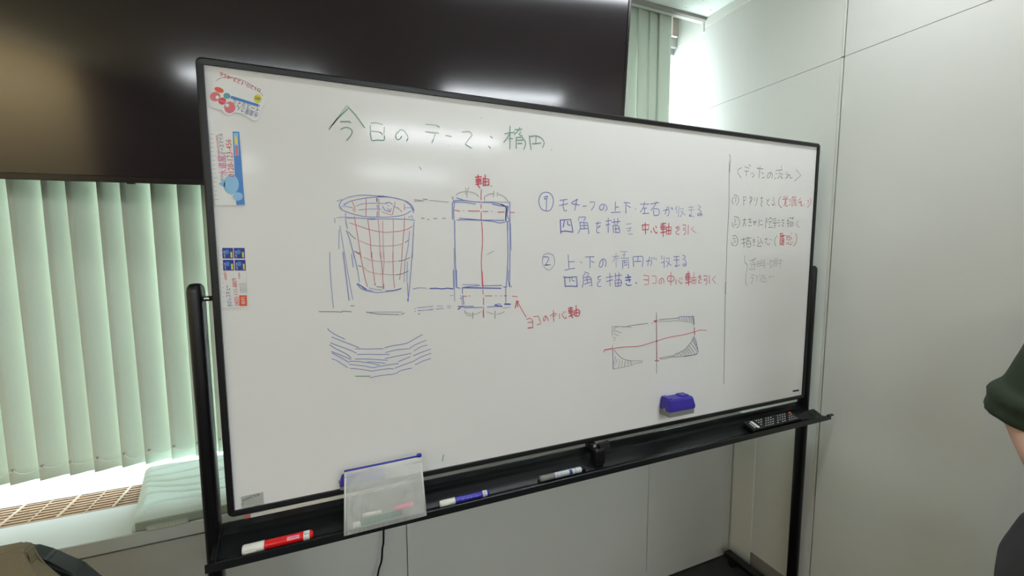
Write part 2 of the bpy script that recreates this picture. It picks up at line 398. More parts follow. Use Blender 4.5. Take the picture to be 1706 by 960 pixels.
# ================================================================== whiteboard on its stand
BY = .985
bx0, bx1, bz0, bz1 = -.2365, 1.5695, H-.5535, H+.3615
M_board = mat('whiteboard_steel', rgb(228, 227, 223), .125, noise_s=2, noise_a=.012, spec=.35)
wbd = thing('whiteboard', 'large white mobile whiteboard in a thin black frame, covered with marker notes', 'whiteboard')
panel = obj('board_panel', B(bx0+.006, bx1-.006, BY, BY+.016, bz0+.006, bz1-.006), M_board, wbd)
# frame: closed loop with round corners
def loop_frame(x0, x1, z0, z1, wd, y0, y1, r=.012):
    b = bmesh.new(); out, inn = [], []
    for cx, cz, a0 in ((x1-r, z1-r, 0), (x0+r, z1-r, 90), (x0+r, z0+r, 180), (x1-r, z0+r, 270)):
        for k in range(6):
            a = math.radians(a0+k*18); out.append((cx+r*math.cos(a), cz+r*math.sin(a)))
            ri = max(.001, r-wd); ccx = cx; ccz = cz
            inn.append((min(max(cx+ri*math.cos(a), x0+wd), x1-wd), min(max(cz+ri*math.sin(a), z0+wd), z1-wd)))
    n = len(out); c = .003
    rings = []
    for pl, y in ((inn, y0+.001), (None, y0), (out, y0+c), (out, y1), (inn, y1)):
        if pl is None: pl = [((o[0]*.7+i[0]*.3), (o[1]*.7+i[1]*.3)) for o, i in zip(out, inn)]
        rings.append([b.verts.new((p[0], y, p[1])) for p in pl])
    for A, C in zip(rings, rings[1:]+rings[:1]):
        for k in range(n): b.faces.new((A[k], A[(k+1) % n], C[(k+1) % n], C[k]))
    return b
obj('frame', loop_frame(bx0, bx1, bz0, bz1, .0125, BY-.006, BY+.019), M_black, wbd)
def stadium(cx, cy, wx, wy, n=8):
    r = wx/2; pts = []
    for k in range(n+1): a = math.pi*k/n; pts.append((cx+r*math.cos(a), cy+(wy/2-r)+r*math.sin(a)))
    for k in range(n+1): a = math.pi+math.pi*k/n; pts.append((cx+r*math.cos(a), cy-(wy/2-r)+r*math.sin(a)))
    return pts
PX = (-.2685, 1.6015)
for side, px in zip((-1, 1), PX):
    b = bmesh.new(); zt = H-.066; prev = None
    lv = [(.05, 1), (zt-.016, 1), (zt-.007, .9), (zt-.001, .62), (zt, .3)]
    for z, s in lv:
        ring = [b.verts.new((p[0], p[1], z)) for p in stadium(px, 1.006, .028*s, .040*s+.0)]
        if prev:
            m_ = len(ring)
            for k in range(m_): b.faces.new((prev[k], prev[(k+1) % m_], ring[(k+1) % m_], ring[k]))
        else: b.faces.new(ring)
        prev = ring
    b.faces.new(prev[::-1])
    obj('post', b, M_black, wbd, smooth=True)
    ft = obj('foot', B(px-.019, px+.019, .70, 1.305, .034, .060, .006, 3), M_black, wbd)
    for yy in (.735, 1.27):
        obj('caster', tube(bmesh.new(), [(px-.009, yy, .0175), (px+.009, yy, .0175)], .0175, 14), M_blackp, ft)
    xi = bx0-.001 if side < 0 else bx1+.001
    zz = aty(346, 498, 1.0).z
    obj('pivot_shaft', tube(bmesh.new(), [(px, 1.004, zz), (xi, 1.004, zz)], .0055, 12), M_chrome, wbd, smooth=True, label='short chrome pivot shaft')
# tray
TZ = H-.620
prof = [(.923, TZ+.012), (.925, TZ+.0135), (.927, TZ+.012), (.9275, TZ), (.956, TZ), (.985, TZ+.013), (1.000, TZ+.020), (1.008, TZ+.027), (1.010, TZ+.040), (1.0135, TZ+.040), (1.012, TZ+.024), (1.003, TZ+.016), (.985, TZ+.009), (.956, TZ-.004), (.9275, TZ-.004), (.923, TZ-.004)]
xa, xb = PX[0]+.0145, PX[1]-.0145
tr = obj('tray', prism(bmesh.new(), prof, 'x', xa, xb), M_tray, wbd)
obj('tray_groove', B(xa+.002, xb-.002, .950, .951, TZ, TZ+.0012), M_blackp, tr)
for s, (e0, e1) in ((-1, (PX[0]+.003, xa)), (1, (xb, 1.632))):
    obj('tray_end', prism(bmesh.new(), [(.923, TZ-.004), (.923, TZ+.012), (.925, TZ+.0135), (.9275, TZ+.012), (.9275, TZ+.0005), (.956, TZ+.0005), (.9845, TZ+.0135), (.9845, TZ+.009), (.956, TZ-.004)], 'x', e0, e1), M_tray, tr)
obj('end_gusset', prism(bmesh.new(), [(.930, TZ), (.956, TZ), (.984, TZ+.013), (.984, TZ+.038)], 'x', xa+.001, xa+.0025), M_tray, tr)
obj('end_lip', B(1.615, 1.642, .921, .929, TZ+.0095, TZ+.0145), M_tray, tr)
# latch below the frame
la = aty(985, 748, .985); X0 = la.x
lt = obj('latch', box(box(bmesh.new(), X0-.008, X0+.010, .975, 1.006, bz0-.022, bz0-.001, .002, 1), X0-.004, X0+.03, .955, .985, TZ+.006, bz0-.012, .006, 2), M_blackp, wbd)
b = bmesh.new(); prism(b, [(X0+.012, bz0-.001), (X0+.046, bz0+.002), (X0+.049, bz0-.014), (X0+.040, bz0-.026), (X0+.024, bz0-.030), (X0+.016, bz0-.014)], 'y', .962, .972)
obj('latch_lever', b, mat('grey_black_plastic', rgb(42, 44, 45), .35), lt)
obj('latch_pad', B(X0+.000, X0+.009, .9735, .975, bz0-.012, bz0-.005), mat('grey_pad', rgb(150, 150, 150), .5), lt, label='small grey pad')

# ------------------------------------------------------------------ marker ink, drawn in the plane of the board
INK = {'b': ('blue_ink', rgb(104, 116, 190), .0019), 'bf': ('faint_blue_ink', rgb(158, 166, 200), .0017), 'bb': ('bold_blue_ink', rgb(88, 100, 180), .0027),
       'r': ('red_ink', rgb(208, 96, 110), .0020), 'rf': ('faint_red_ink', rgb(216, 172, 170), .0019), 'rb': ('bold_red_ink', rgb(204, 66, 88), .0027),
       'rc': ('thin_red_ink', rgb(212, 134, 138), .0016), 'bc': ('thin_blue_ink', rgb(120, 130, 192), .0016),
       'g': ('green_ink', rgb(112, 156, 136), .0023), 'gf': ('glare_paled_green_ink', rgb(168, 190, 176), .0022),  # second green is paler: glare over the title put into the ink colour
       'k': ('black_ink', rgb(120, 120, 120), .0016), 'kf': ('faint_black_ink', rgb(168, 168, 164), .0018), 'kd': ('dark_ink', rgb(84, 80, 90), .0026)}
def bpt(x, y, Y=BY): return aty(x, y, Y)
def ribbon(b, pts, wd, y):
    """flat brush line in the plane Y = y; pts are (x, z)"""
    if len(pts) == 1: pts = [pts[0], (pts[0][0]+wd*.3, pts[0][1])]
    n = len(pts); L, Rr = [], []
    for i in range(n):
        a, c = pts[max(i-1, 0)], pts[min(i+1, n-1)]; dx, dz = c[0]-a[0], c[1]-a[1]; l = math.hypot(dx, dz) or 1
        nx, nz_ = -dz/l*wd/2, dx/l*wd/2
        L.append(b.verts.new((pts[i][0]+nx, y, pts[i][1]+nz_))); Rr.append(b.verts.new((pts[i][0]-nx, y, pts[i][1]-nz_)))
    for i in range(n-1): b.faces.new((L[i], L[i+1], Rr[i+1], Rr[i]))
    for e, s in ((0, -1), (n-1, 1)):
        a, c = pts[e], pts[e-1] if e else pts[1]; dx, dz = a[0]-c[0], a[1]-c[1]; an = math.atan2(dz, dx)
        fan = [b.verts.new((a[0]+wd/2*math.cos(an+t), y, a[1]+wd/2*math.sin(an+t))) for t in (-1.2, -.6, 0, .6, 1.2)]
        b.faces.new(fan)
STK = {}
def strokes(block, col, ox, oy, s, text):
    """text: strokes separated by '/', points 'x,y'; a leading ~ makes the stroke smooth"""
    b = STK.setdefault((block, col), [bmesh.new(), 0])
    for st in text.replace('\n', ' ').split('/'):
        st = st.strip()
        if not st: continue
        sm_ = st[0] == '~'; st = st.lstrip('~')
        px = [tuple(float(v) for v in q.split(',')) for q in st.split()]
        if sm_: px = smooth_line(px, 5)
        pw = [bpt(ox+p[0]/s, oy+p[1]/s) for p in px]
        b[1] += 1
        ribbon(b[0], [(p.x, p.z) for p in pw], INK[col][2], BY-.0005-.000012*(b[1] % 20))
T = 'title'
A = (540, 165, 8.53); D = (740, 185, 8.53)
strokes(T, 'g', *A, '68,435 110,375 200,270 335,140 / ~345,120 440,220 520,330 575,408 / 230,322 360,320 380,340 / ~235,435 290,408 350,412 395,450 385,510 320,590')
strokes(T, 'gf', *A, '110,380 310,110 330,95 350,130 / ~665,345 740,340 830,365 / 655,380 660,470 / 855,400 850,500 / ~670,460 760,465 820,490 / ~1050,480 1080,440 1130,450 1170,500 1190,540 / 1440,360 1540,365 1610,380 / 1440,465 1610,485 / 1580,500 1555,560 / ~1040,470 1020,510 ')
strokes(T, 'g', *A, '~655,480 665,540 680,590 760,585 850,585 855,520 / ~790,470 820,495 825,510 / ~1015,520 1025,560 1050,580 1085,560 1100,530 / 1190,560 1170,600 / 1610,385 1635,400 / 1555,570 1530,625 / 1620,485 1622,492')
strokes(T, 'gf', *D, '~20,350 60,355 100,370 / ~255,300 330,292 370,300 395,345 / ~395,345 350,400 300,470 / 60,500 62,500')
strokes(T, 'g', *D, '300,475 390,530 / 655,360 685,385 / 630,500 660,528 / 935,215 932,545 / 860,325 1000,300 / 930,330 845,450 / 915,392 975,392 / ~1105,255 1060,262 1000,265 / 1075,235 1035,300 995,335 / 1090,300 1060,330 1110,355 / 1020,378 1110,372 / 1022,385 1025,535 / ~1110,380 1155,440 1150,500 1130,550 / 1035,415 1120,415 / 1040,465 1105,462 / ~1210,350 1220,450 1235,550 / ~1215,365 1300,352 1380,385 1420,450 1395,525 / 1305,365 1300,470 / 1250,465 1375,455 / 1520,553 1526,556')
strokes(T, 'k', *D, '518,98 522,102')
C = 'cup'
P1 = (550, 310, 8); P2 = (520, 420, 8)
strokes(C, 'bc', *P1, '~190,245 280,200 450,165 620,148 800,150 980,190 1080,250 1120,330 / ~120,260 150,200 260,145 420,122 600,130 760,142 900,170 1020,205 1090,270 1110,360 / ~120,260 150,310 260,360 440,405 620,415 820,412 980,385 1080,330 / ~225,425 400,428 560,440 720,440 990,442 1130,460 / ~620,160 625,210 / 625,255 635,300 / 628,340 625,410 / ~210,480 220,520 232,565 / ~215,590 250,680 290,820 325,960 / 1118,480 1105,700 1095,960 / ~700,270 720,310 760,335 810,335 / ~740,225 790,220 830,245 / 1040,420 1090,395 1100,440 / ~1000,210 1060,250 1110,340')
strokes(C, 'bf', *P1, '~150,270 220,275 300,290 / ~160,320 140,280 / ~90,425 180,415 320,425 / 205,360 210,480 / 130,530 190,900 200,960 / 120,580 115,840 / 60,430 65,490 / 1060,600 1040,800 1010,960 / ~160,190 220,160 330,130 / ~350,270 450,235 640,230 760,235 / ~380,320 520,305 680,310 / ~840,270 910,300 / ~760,300 790,320 820,300 / 90,200 160,180 / 990,290 1080,290 / 1120,180 1230,195')
strokes(C, 'rc', *P1, '480,170 478,400 / 650,170 650,410 / 865,210 860,250 830,385 / 990,240 988,320 / ~290,205 320,270 335,330 / 320,400 340,500 400,870 415,960 / ~260,490 370,530 520,580 700,615 850,610 980,590 1060,560 1090,535 / 990,405 992,450 985,580 960,860 955,960 / 500,440 515,540 535,700 550,960')
strokes(C, 'rf', *P1, '640,440 655,640 670,960 / 700,470 712,960 / ~690,345 760,370 820,385 / 840,430 845,580 835,960 / ~900,285 950,340 / ~390,730 550,790 720,800 880,790 960,770 / 300,300 320,350')
strokes(C, 'k', *P1, '~1055,712 1000,755 / 320,865 400,905 / ~240,610 290,665 340,705 / 770,262 778,268 / 790,345 800,340 / 945,335 955,345 / 1240,175 1280,178 / 1215,430 1250,430')
strokes(C, 'bb', *P1, '622,165 624,208 / 185,247 195,247 / 515,440 600,440 / 640,138 720,140')
strokes(C, 'bc', *P2, '~410,0 430,150 460,380 492,645 / ~550,0 580,130 605,240 / ~1335,0 1320,200 1300,450 1278,660 / ~600,425 640,440 700,495 800,520 / ~600,430 660,490 760,525 880,540 1000,525 1100,515 1185,487 / 1270,410 1280,600 / ~525,30 535,110 548,200')
strokes(C, 'bb', *P2, '~605,422 650,450 720,498 / ~985,522 1100,512 1185,487 / 1278,620 1278,655')
strokes(C, 'bf', *P2, '430,0 480,300 540,630 / ~235,0 238,200 260,500 285,745 / 605,240 630,400 / ~760,480 850,500 930,505 / 1265,0 1235,130 1225,400 / ~1350,495 1420,478 1520,480 / 1400,745 1600,725 / 1405,780 1600,768 / 1270,130 1262,400 / ~720,805 900,800 1200,800')
strokes(C, 'k', *P2, '90,795 270,795 400,800 / 395,788 520,795 / 515,718 562,716 / ~730,800 860,825 1000,830 1160,835 / 1185,832 1230,815 / 1370,752 1376,758 / 1370,792 1374,794 / 1410,825 1435,822 / ~1110,305 1200,290 1280,255 / ~1150,122 1230,105 1300,75 / 615,180 660,195 / 860,462 950,468 / 580,0 630,30')
strokes(C, 'rc', *P2, '~630,0 660,120 700,330 740,465 / 795,0 805,180 840,440 / 910,0 940,300 950,495 / 1075,0 1082,300 1095,475 / ~1200,0 1190,150 1165,370')
strokes(C, 'rf', *P2, '955,0 960,120 945,300 / ~690,70 800,110 960,130 1130,122 / ~680,200 760,260 900,290 1100,305')
strokes(C, 'rb', *P2, '838,425 842,440 / 950,430 952,490')
L_ = 'arcs'; E_ = (530, 530, 8.53)
strokes(L_, 'bc', *E_, '~135,145 160,180 250,240 380,300 / 195,270 380,345 580,420 / 530,437 700,440 925,435 / ~945,425 1050,395 1250,360 1400,280 1480,235 / ~175,350 260,385 450,455 545,500 / ~555,520 700,515 850,518 1010,518 / ~960,490 1100,455 1275,435 / ~1285,440 1380,380 1535,315 / ~165,380 260,440 400,510 470,570 / 525,583 700,582 985,600 / ~950,575 1100,545 1320,500 / ~1360,468 1460,410 1550,385 / 190,475 330,530 465,590 / 195,495 300,550 440,630 / ~450,615 560,618 700,635 870,668 / 700,620 950,642 / ~445,660 600,675 800,708 / ~800,700 900,680 1140,645 / ~1140,620 1200,595 1310,550 / ~1350,540 1450,495 1600,440 / 195,580 260,600 420,705 / ~455,715 600,728 760,755 / ~760,755 880,735 1010,720 1070,725 / ~1090,715 1200,670 1350,615 1460,555 1605,500 / ~1380,665 1480,615 1600,575 / ~735,850 900,815 1080,795 1180,745 1330,712')
strokes(L_, 'g', *E_, '530,827 740,827')
X_ = 'box'; F_ = (740, 285, 9.6); G_ = (680, 450, 8.53); Q_ = (680, 280, 3.43)
strokes(X_, 'rb', *F_, '495,100 595,92 / 540,60 545,240 575,268 / 510,135 590,125 590,170 510,180 510,135 / 512,155 588,150 / 505,215 600,200 / 625,115 625,235 / 655,60 655,225 / 620,120 715,130 715,225 / 625,175 700,170 / 625,230 718,222 / ~560,140 585,150')
strokes(X_, 'kd', *F_, '755,238 760,245')
strokes(X_, 'r', *F_, '597,300 588,380 590,465 / 590,535 590,600 / 592,655 592,790 / 165,625 250,645 / 385,640 570,640 / 610,645 700,650 / 855,657 965,657 / 1050,662 1125,664 / 597,815 610,960')
strokes(X_, 'k', *F_, '303,633 310,636 / 755,646 765,650 / 0,755 20,755')
strokes(X_, 'kf', *F_, '~190,390 240,350 340,330 440,340 510,370 555,415 / 345,265 345,380 / ~395,265 370,320 365,430 / ~640,450 650,410 720,370 800,365 / 790,320 790,420 / 850,340 845,410 / ~860,370 920,390 980,430 1020,485 / 640,480 645,440')
strokes(X_, 'b', *F_, '~140,515 160,480 320,470 450,490 620,500 760,505 900,535 980,570 990,620 985,700 985,800 / ~160,500 320,500 500,530 / 130,510 130,770 160,775 / 165,510 150,620 155,760 / ~200,430 260,450 330,475 / ~200,785 400,782 600,790 760,805 880,830 970,820 / 240,755 600,785 960,790 / ~770,530 900,560 980,565 1020,570 1010,700 1035,800 985,810 / 138,420 140,445')
strokes(X_, 'bb', *F_, '~900,530 970,560 995,610 988,720 985,800 / 1015,570 1015,650')
strokes(X_, 'bf', *F_, '168,790 168,960 / 1020,830 1020,960 / 1050,490 1050,960 / 640,490 1040,500 / 1055,830 1060,960')
strokes(X_, 'b', *Q_, '265,300 268,480 275,680 / ~567,310 570,500 560,675 / 580,195 582,400 580,680')
strokes(X_, 'bf', *Q_, '262,460 265,760 / 585,320 588,470')
strokes(X_, 'r', *Q_, '~420,310 425,420 418,540 428,680')
strokes(X_, 'k', *Q_, '85,178 110,180 / 75,287 92,288 / 110,295 120,295 / 145,290 165,288 / 195,288 210,288')
strokes(X_, 'kf', *Q_, '35,190 90,188 / 120,185 230,195 / 250,165 258,185 / 450,495 490,475')
strokes(X_, 'bb', *G_, '310,262 400,260 480,268 560,258 640,268 / 780,250 1060,255 1320,260 / 710,520 800,520 / 708,560 740,540 / 1230,500 1330,520 / 1365,490 1455,488')
strokes(X_, 'b', *G_, '770,250 900,232 1020,220 / 1060,225 1330,218 / 640,0 650,260 / 685,0 690,250 / 690,250 735,258 / 770,255 770,340 / 775,360 790,490 / 1385,240 1388,460 / 1425,0 1420,150 1440,240 / 1350,240 1405,238 / 800,540 1060,528 / 800,520 930,515 / 1120,525 1330,515 / 1230,495 1300,480 1335,520 / 1370,475 1450,480')
strokes(X_, 'bf', *G_, '~70,268 150,252 250,255 / 655,270 658,440 / 145,535 240,525 / 290,520 350,515 / 410,512 490,510 / 550,510 610,510 / 145,580 250,568 / 290,565 360,555 / 400,555 500,545 / 555,540 600,538 / 760,380 765,500 / 770,205 1000,205')
strokes(X_, 'kf', *G_, '~790,565 830,605 890,625 960,628 1035,590 / ~800,600 840,640 900,655 / ~1120,595 1180,618 1210,622 / ~1260,628 1310,618 1370,590 / 1340,540 1450,530')
strokes(X_, 'k', *G_, '920,600 915,690 / 1234,580 1234,690 / 735,402 760,404 / 95,548 102,550 / 93,588 98,590 / 145,622 165,620 / 625,362 635,364 / 1460,220 1470,245 / 600,362 610,362')
strokes(X_, 'r', *G_, '1045,0 1060,240 / 1062,280 1064,345 / 1070,395 1070,495 / 1070,530 1072,680 / 1090,367 1190,367 / 785,370 830,370 / 865,367 878,369 / 1240,366 1250,368 / 1315,366 1325,367 / 1360,367 1400,367 / 1480,373 1550,378 / 740,366 750,370')
strokes(X_, 'rb', *G_, '1048,20 1058,230 / 1066,580 1070,670')
O_ = (860, 480, 12)
strokes(X_, 'rb', *O_, '-20,400 10,255 50,270 / -10,360 10,250 30,370 / 230,800 330,790')
strokes(X_, 'r', *O_, '10,250 120,450 200,585 / 200,630 270,600 325,640 335,790 235,800 / 230,690 330,680 / 345,575 440,560 475,650 490,715 415,735 / ~545,605 545,650 565,655 600,570 580,560 545,600 / ~590,555 625,600 640,655 / 670,555 760,505 800,510 790,545 720,570 / 740,440 750,665 / 860,515 865,610 / ~915,510 930,560 955,600 995,610 990,570 / 940,470 955,500 / 980,465 990,490')
strokes(X_, 'rb', *O_, '1040,405 1130,395 / 1050,440 1130,435 1130,500 1055,505 1050,440 / 1055,470 1130,470 / 1090,380 1095,540 1130,600 / 1050,570 1150,530 / 1195,350 1200,540 / ~1160,460 1230,430 1270,480 1240,560 1165,545 1160,460 / 1165,500 1260,490')
strokes(X_, 'kf', *O_, '1305,538 1312,542')
N1 = 'notes'; H1 = (885, 315, 10.66); H2 = (1035, 315, 10.66); J1 = (890, 410, 10.66); J2 = (1045, 410, 10.66)
strokes(N1, 'b', *H1, '~250,55 180,90 140,170 140,270 190,360 270,390 340,370 385,270 390,170 340,80 250,55 / 290,125 270,200 265,380 / ~290,125 240,140 235,180 270,170 / 505,200 640,185 / 495,295 650,260 / ~575,200 565,300 580,370 605,390 630,375 / 820,175 790,260 / 820,180 710,245 720,265 855,285 / 800,255 770,380 / 915,310 980,300 / 1040,230 1130,230 1110,310 1065,380 / ~1280,290 1290,340 1250,370 1215,360 1220,300 1270,270 1320,290 1345,340 1315,390 / 1495,225 1490,390 / 1500,320 1550,320 / 1415,418 1580,410 / 1645,240 1706,242 / 1680,250 1680,430')
strokes(N1, 'bb', *H1, '515,550 525,790 / 515,555 700,540 740,765 / 515,760 600,745 730,765 / 590,560 565,680 / 645,570 645,630 690,645')
strokes(N1, 'b', *H1, '835,555 845,500 960,495 965,510 930,570 / 850,590 1000,600 1010,700 1025,790 1005,795 / 865,600 870,700 830,795 / 880,655 1000,645 / 880,710 1000,700 / 935,600 940,710 / 1140,615 1235,600 / 1185,580 1160,680 1210,680 / ~1230,650 1165,700 1165,770 1210,775 / 1320,570 1420,560 / 1365,515 1365,775 / 1320,640 1395,625 / 1425,590 1580,575 / 1470,530 1475,620 / 1535,520 1535,620 / 1450,650 1460,775 / ~1450,660 1500,640 1555,670 1570,775 / 1480,710 1555,705 / 1490,775 1565,775 / 1500,650 1500,775')
strokes(N1, 'b', *H2, '45,240 155,250 / 80,250 78,430 / 100,290 165,330 / 250,350 258,355 / 335,270 490,265 / 415,225 390,330 335,415 / 390,340 450,340 / 415,340 410,440 / 370,440 490,430 / 520,265 670,240 / 625,220 590,300 525,380 / ~570,370 575,460 630,470 670,440 660,360 570,350 / ~745,385 820,370 850,390 830,470 810,475 / 820,310 775,450 / 835,320 840,360 / 880,320 890,360 / 905,330 912,370')
strokes(N1, 'bf', *H2, '955,370 985,300 / 980,310 985,430 / ~1030,300 1020,400 1010,490 / 1040,350 1100,345 1080,430 1050,490 / 1050,390 1090,430 1140,465 / 1185,325 1280,322 / 1190,375 1285,370 / 1240,300 1240,460 / ~1240,460 1205,460 1210,490 1250,480 1285,490 / 85,625 175,615 / 90,705 180,690 / 110,750 160,735 / 150,690 160,740 / ~130,790 150,805 200,800')
strokes(N1, 'b', *H2, '1365,290 1415,320 1360,360 1410,390 / ~1410,390 1420,450 1380,475 1350,460 1380,435 1440,465 / 1205,470 1240,485 / 1010,480 1015,492 / 1050,480 1060,490 / 1275,488 1285,494')
strokes(N1, 'rb', *H2, '370,640 490,635 480,720 375,725 370,640 / 425,600 430,800 / 530,740 530,780 / ~565,690 590,750 620,785 640,760 / 610,660 625,690 / 700,625 790,610 / 700,660 780,655 780,715 705,720 700,660 / 700,690 780,685 / 695,775 800,760 / 740,600 742,850 / 800,680 885,675 880,800 800,805 800,680 / 840,610 842,800 / 805,740 880,735')
strokes(N1, 'r', *H2, '960,685 1030,675 / 1000,660 975,710 1020,700 / ~1030,710 970,770 990,805 1030,800 / 1090,640 1150,640 1140,700 1100,700 1100,730 1145,730 1140,790 1110,815 / 1190,645 1185,810 / 1280,680 1240,710 1310,775 / 1350,775 1354,780')
strokes(N1, 'b', *J1, '165,190 250,195 255,240 200,335 / 185,342 290,333 / 600,155 615,395 / 615,280 710,275 / 540,430 640,405 720,397 / 905,195 1060,188 / 990,195 988,395 / 1010,270 1060,290 / ~1215,240 1220,330 1180,375 1150,350 1180,260 1240,230 1275,290 1260,370')
strokes(N1, 'bf', *J1, '~250,125 170,160 145,260 160,350 250,425 340,360 360,260 330,160 250,125')
strokes(N1, 'kd', *J1, '830,285 835,295 / 1050,188 1058,190 / 185,342 250,336')
strokes(N1, 'bf', *J1, '1395,185 1510,180 / 1450,120 1452,380 / 1440,190 1395,285 / 1470,210 1490,240 / 1525,100 1650,100 / 1560,160 1620,152 / 1600,110 1590,220 / 1535,220 1680,212')
strokes(N1, 'b', *J1, '1555,265 1670,250 1675,395 / 1570,280 1570,400 / 1590,300 1650,295 / 1590,345 1650,330 / 1600,260 1600,290')
strokes(N1, 'bb', *J1, '515,550 600,558 750,545 760,715 / 540,560 548,720 / 548,715 640,712 765,718')
strokes(N1, 'b', *J1, '625,560 632,640 / 670,560 665,610 720,625 / 885,460 970,485 940,540 / 860,540 900,490 / 860,560 980,545 1010,570 1025,710 985,705 / 870,570 870,660 850,740 / 890,610 1000,590 / 885,680 1000,640 / 935,550 940,660 / 1120,555 1185,535 / 1150,530 1130,600 1180,600 / ~1170,620 1125,660 1130,715 1185,715 / 1270,560 1400,540 / 1340,480 1345,715 / 1280,630 1390,600 / 1420,530 1555,515 / 1440,480 1445,590 / 1505,470 1495,590 / 1430,610 1440,715 / ~1435,610 1520,600 1550,640 1535,700 / 1440,660 1540,650 / 1440,715 1535,705 / 1490,600 1490,715')
strokes(N1, 'bb', *J1, '1620,560 1706,545 / 1620,610 1706,600 / 1660,505 1695,640 / ~1625,670 1660,700 1706,695')
strokes(N1, 'bb', *J2, '-30,565 65,550 / -30,610 65,600 / 10,505 40,640 / ~-25,670 10,700 70,690 / 150,650 165,665')
strokes(N1, 'b', *J2, '100,200 110,370 / ~105,190 200,185 270,190 275,280 262,370 / 190,190 185,270 / 125,275 250,270 / ~330,270 400,260 435,280 410,355 / 395,190 360,350 / 430,200 435,235 / 470,200 478,240 / 505,215 515,245 / 605,170 610,230 / 600,300 660,280 / 650,190 655,385 / 690,220 745,215 740,290 700,370 / 690,260 730,310 780,345 / 820,190 920,185 / 825,250 920,245 / 875,180 875,345 / ~875,345 845,350 870,365 930,335 / ~980,160 1030,195 985,245 / ~1020,240 1045,300 1030,355 985,345 1000,320 1045,330')
strokes(N1, 'r', *J2, '290,520 375,530 375,680 305,690 / 290,600 375,605 / 440,530 510,535 510,660 450,662 / ~600,600 605,650 580,670 560,640 580,590 625,575 650,620 645,660 / ~710,600 720,545 770,530 825,550 820,610 770,630 715,615 / 772,460 772,700 / 860,600 862,680 / ~905,610 930,640 960,670 970,640 / 925,570 940,600 / 960,560 975,590')
strokes(N1, 'rb', *J2, '1035,500 1115,490 / 1035,530 1115,525 1115,600 1040,605 1035,530 / 1040,565 1110,562 / 1030,660 1130,630 / 1080,450 1088,700')
strokes(N1, 'r', *J2, '1145,560 1220,555 1215,660 1145,665 1145,560 / 1180,470 1180,660 / 1150,610 1215,605 / 1255,550 1310,540 / 1290,510 1270,580 1305,570 / ~1310,590 1265,625 1270,655 1310,655 / 1355,530 1420,530 1410,580 1360,590 1365,610 1420,605 1415,650 1390,690 / 1455,520 1460,670 / 1565,530 1510,590 1565,660 / 1607,670 1612,674')
# right-hand column
S_ = 'column'; L1 = (1200, 250, 10.66); M1 = (1200, 310, 10.66); N2 = (1200, 380, 9.6)
strokes(S_, 'k', 1200, 250, 10.66, '155,80 175,110 178,230 / 170,240 165,400')
strokes(S_, 'k', 1190, 240, 3.84, '95,110 93,400 80,640 72,960')
strokes(S_, 'k', 1190, 240, 1, '18.5,230 17.5,300 15.8,400')
strokes(S_, 'k', *L1, '375,315 310,350 305,400 370,500 / 430,295 515,325 / 505,260 520,285 / 530,265 540,290 / 430,375 500,378 / 460,380 460,465 / 535,405 545,430 / 565,400 575,425 / ~600,430 590,460 560,490 / 650,325 760,335 / 665,310 670,350 / 705,285 690,400 680,500 / 725,400 765,420 / 735,505 780,480 / ~890,405 885,450 850,500 830,480 850,420 890,400 920,440 910,510 / 985,365 1000,372 / 985,420 1000,428 / 960,515 985,495 / 1000,360 1100,355 / 1085,280 1080,350 / 1050,380 1030,410 1110,430 / ~1035,455 1030,490 1010,510 / 1060,455 1065,490 / ~1085,450 1080,490 1110,505 / 1185,390 1170,410 / 1150,430 1225,430 1150,510 / 1185,430 1185,500 / ~1200,460 1230,440 1240,500 1280,490 / 1350,350 1430,450 1310,560')
strokes(S_, 'k', *M1, '~240,160 290,170 325,230 310,300 280,345 / ~230,200 205,270 230,325 / 245,205 275,200 265,290 / 400,200 460,195 450,250 410,260 / 410,215 412,345 / 520,190 560,200 550,240 515,290 / 515,225 545,215 / 565,230 520,330 / 600,215 600,270 / ~650,205 645,280 620,355 / 710,215 755,205 / 735,205 720,280 750,270 / ~745,290 715,330 740,370 / 820,230 835,265 / ~870,225 825,310 870,350 / 930,205 950,220 930,260 950,270 / ~950,280 960,330 925,345 920,320 945,330 / 980,340 986,345')
strokes(S_, 'r', *M1, '~1070,190 1040,250 1040,340 1085,390 / 1145,180 1150,215 / 1120,190 1130,220 / 1190,175 1170,220 / 1100,240 1200,225 / ~1150,240 1145,310 1125,355 / ~1165,240 1160,340 1195,360 / 1225,240 1245,250 / 1230,275 1240,285 / 1225,345 1245,325 / 1270,200 1345,195 / 1275,205 1270,370 / 1300,235 1340,230 1340,290 1300,295 1300,235 / 1300,262 1340,260 / 1325,295 1325,360 / 1300,330 1290,345 / 1345,325 1350,345 / 1425,215 1385,260 / 1380,290 1440,290 / 1430,260 1435,360 / 1440,330 1455,365 / 1490,330 1480,350 / ~1545,260 1565,260 1550,310 / ~1590,215 1605,290 1545,385')
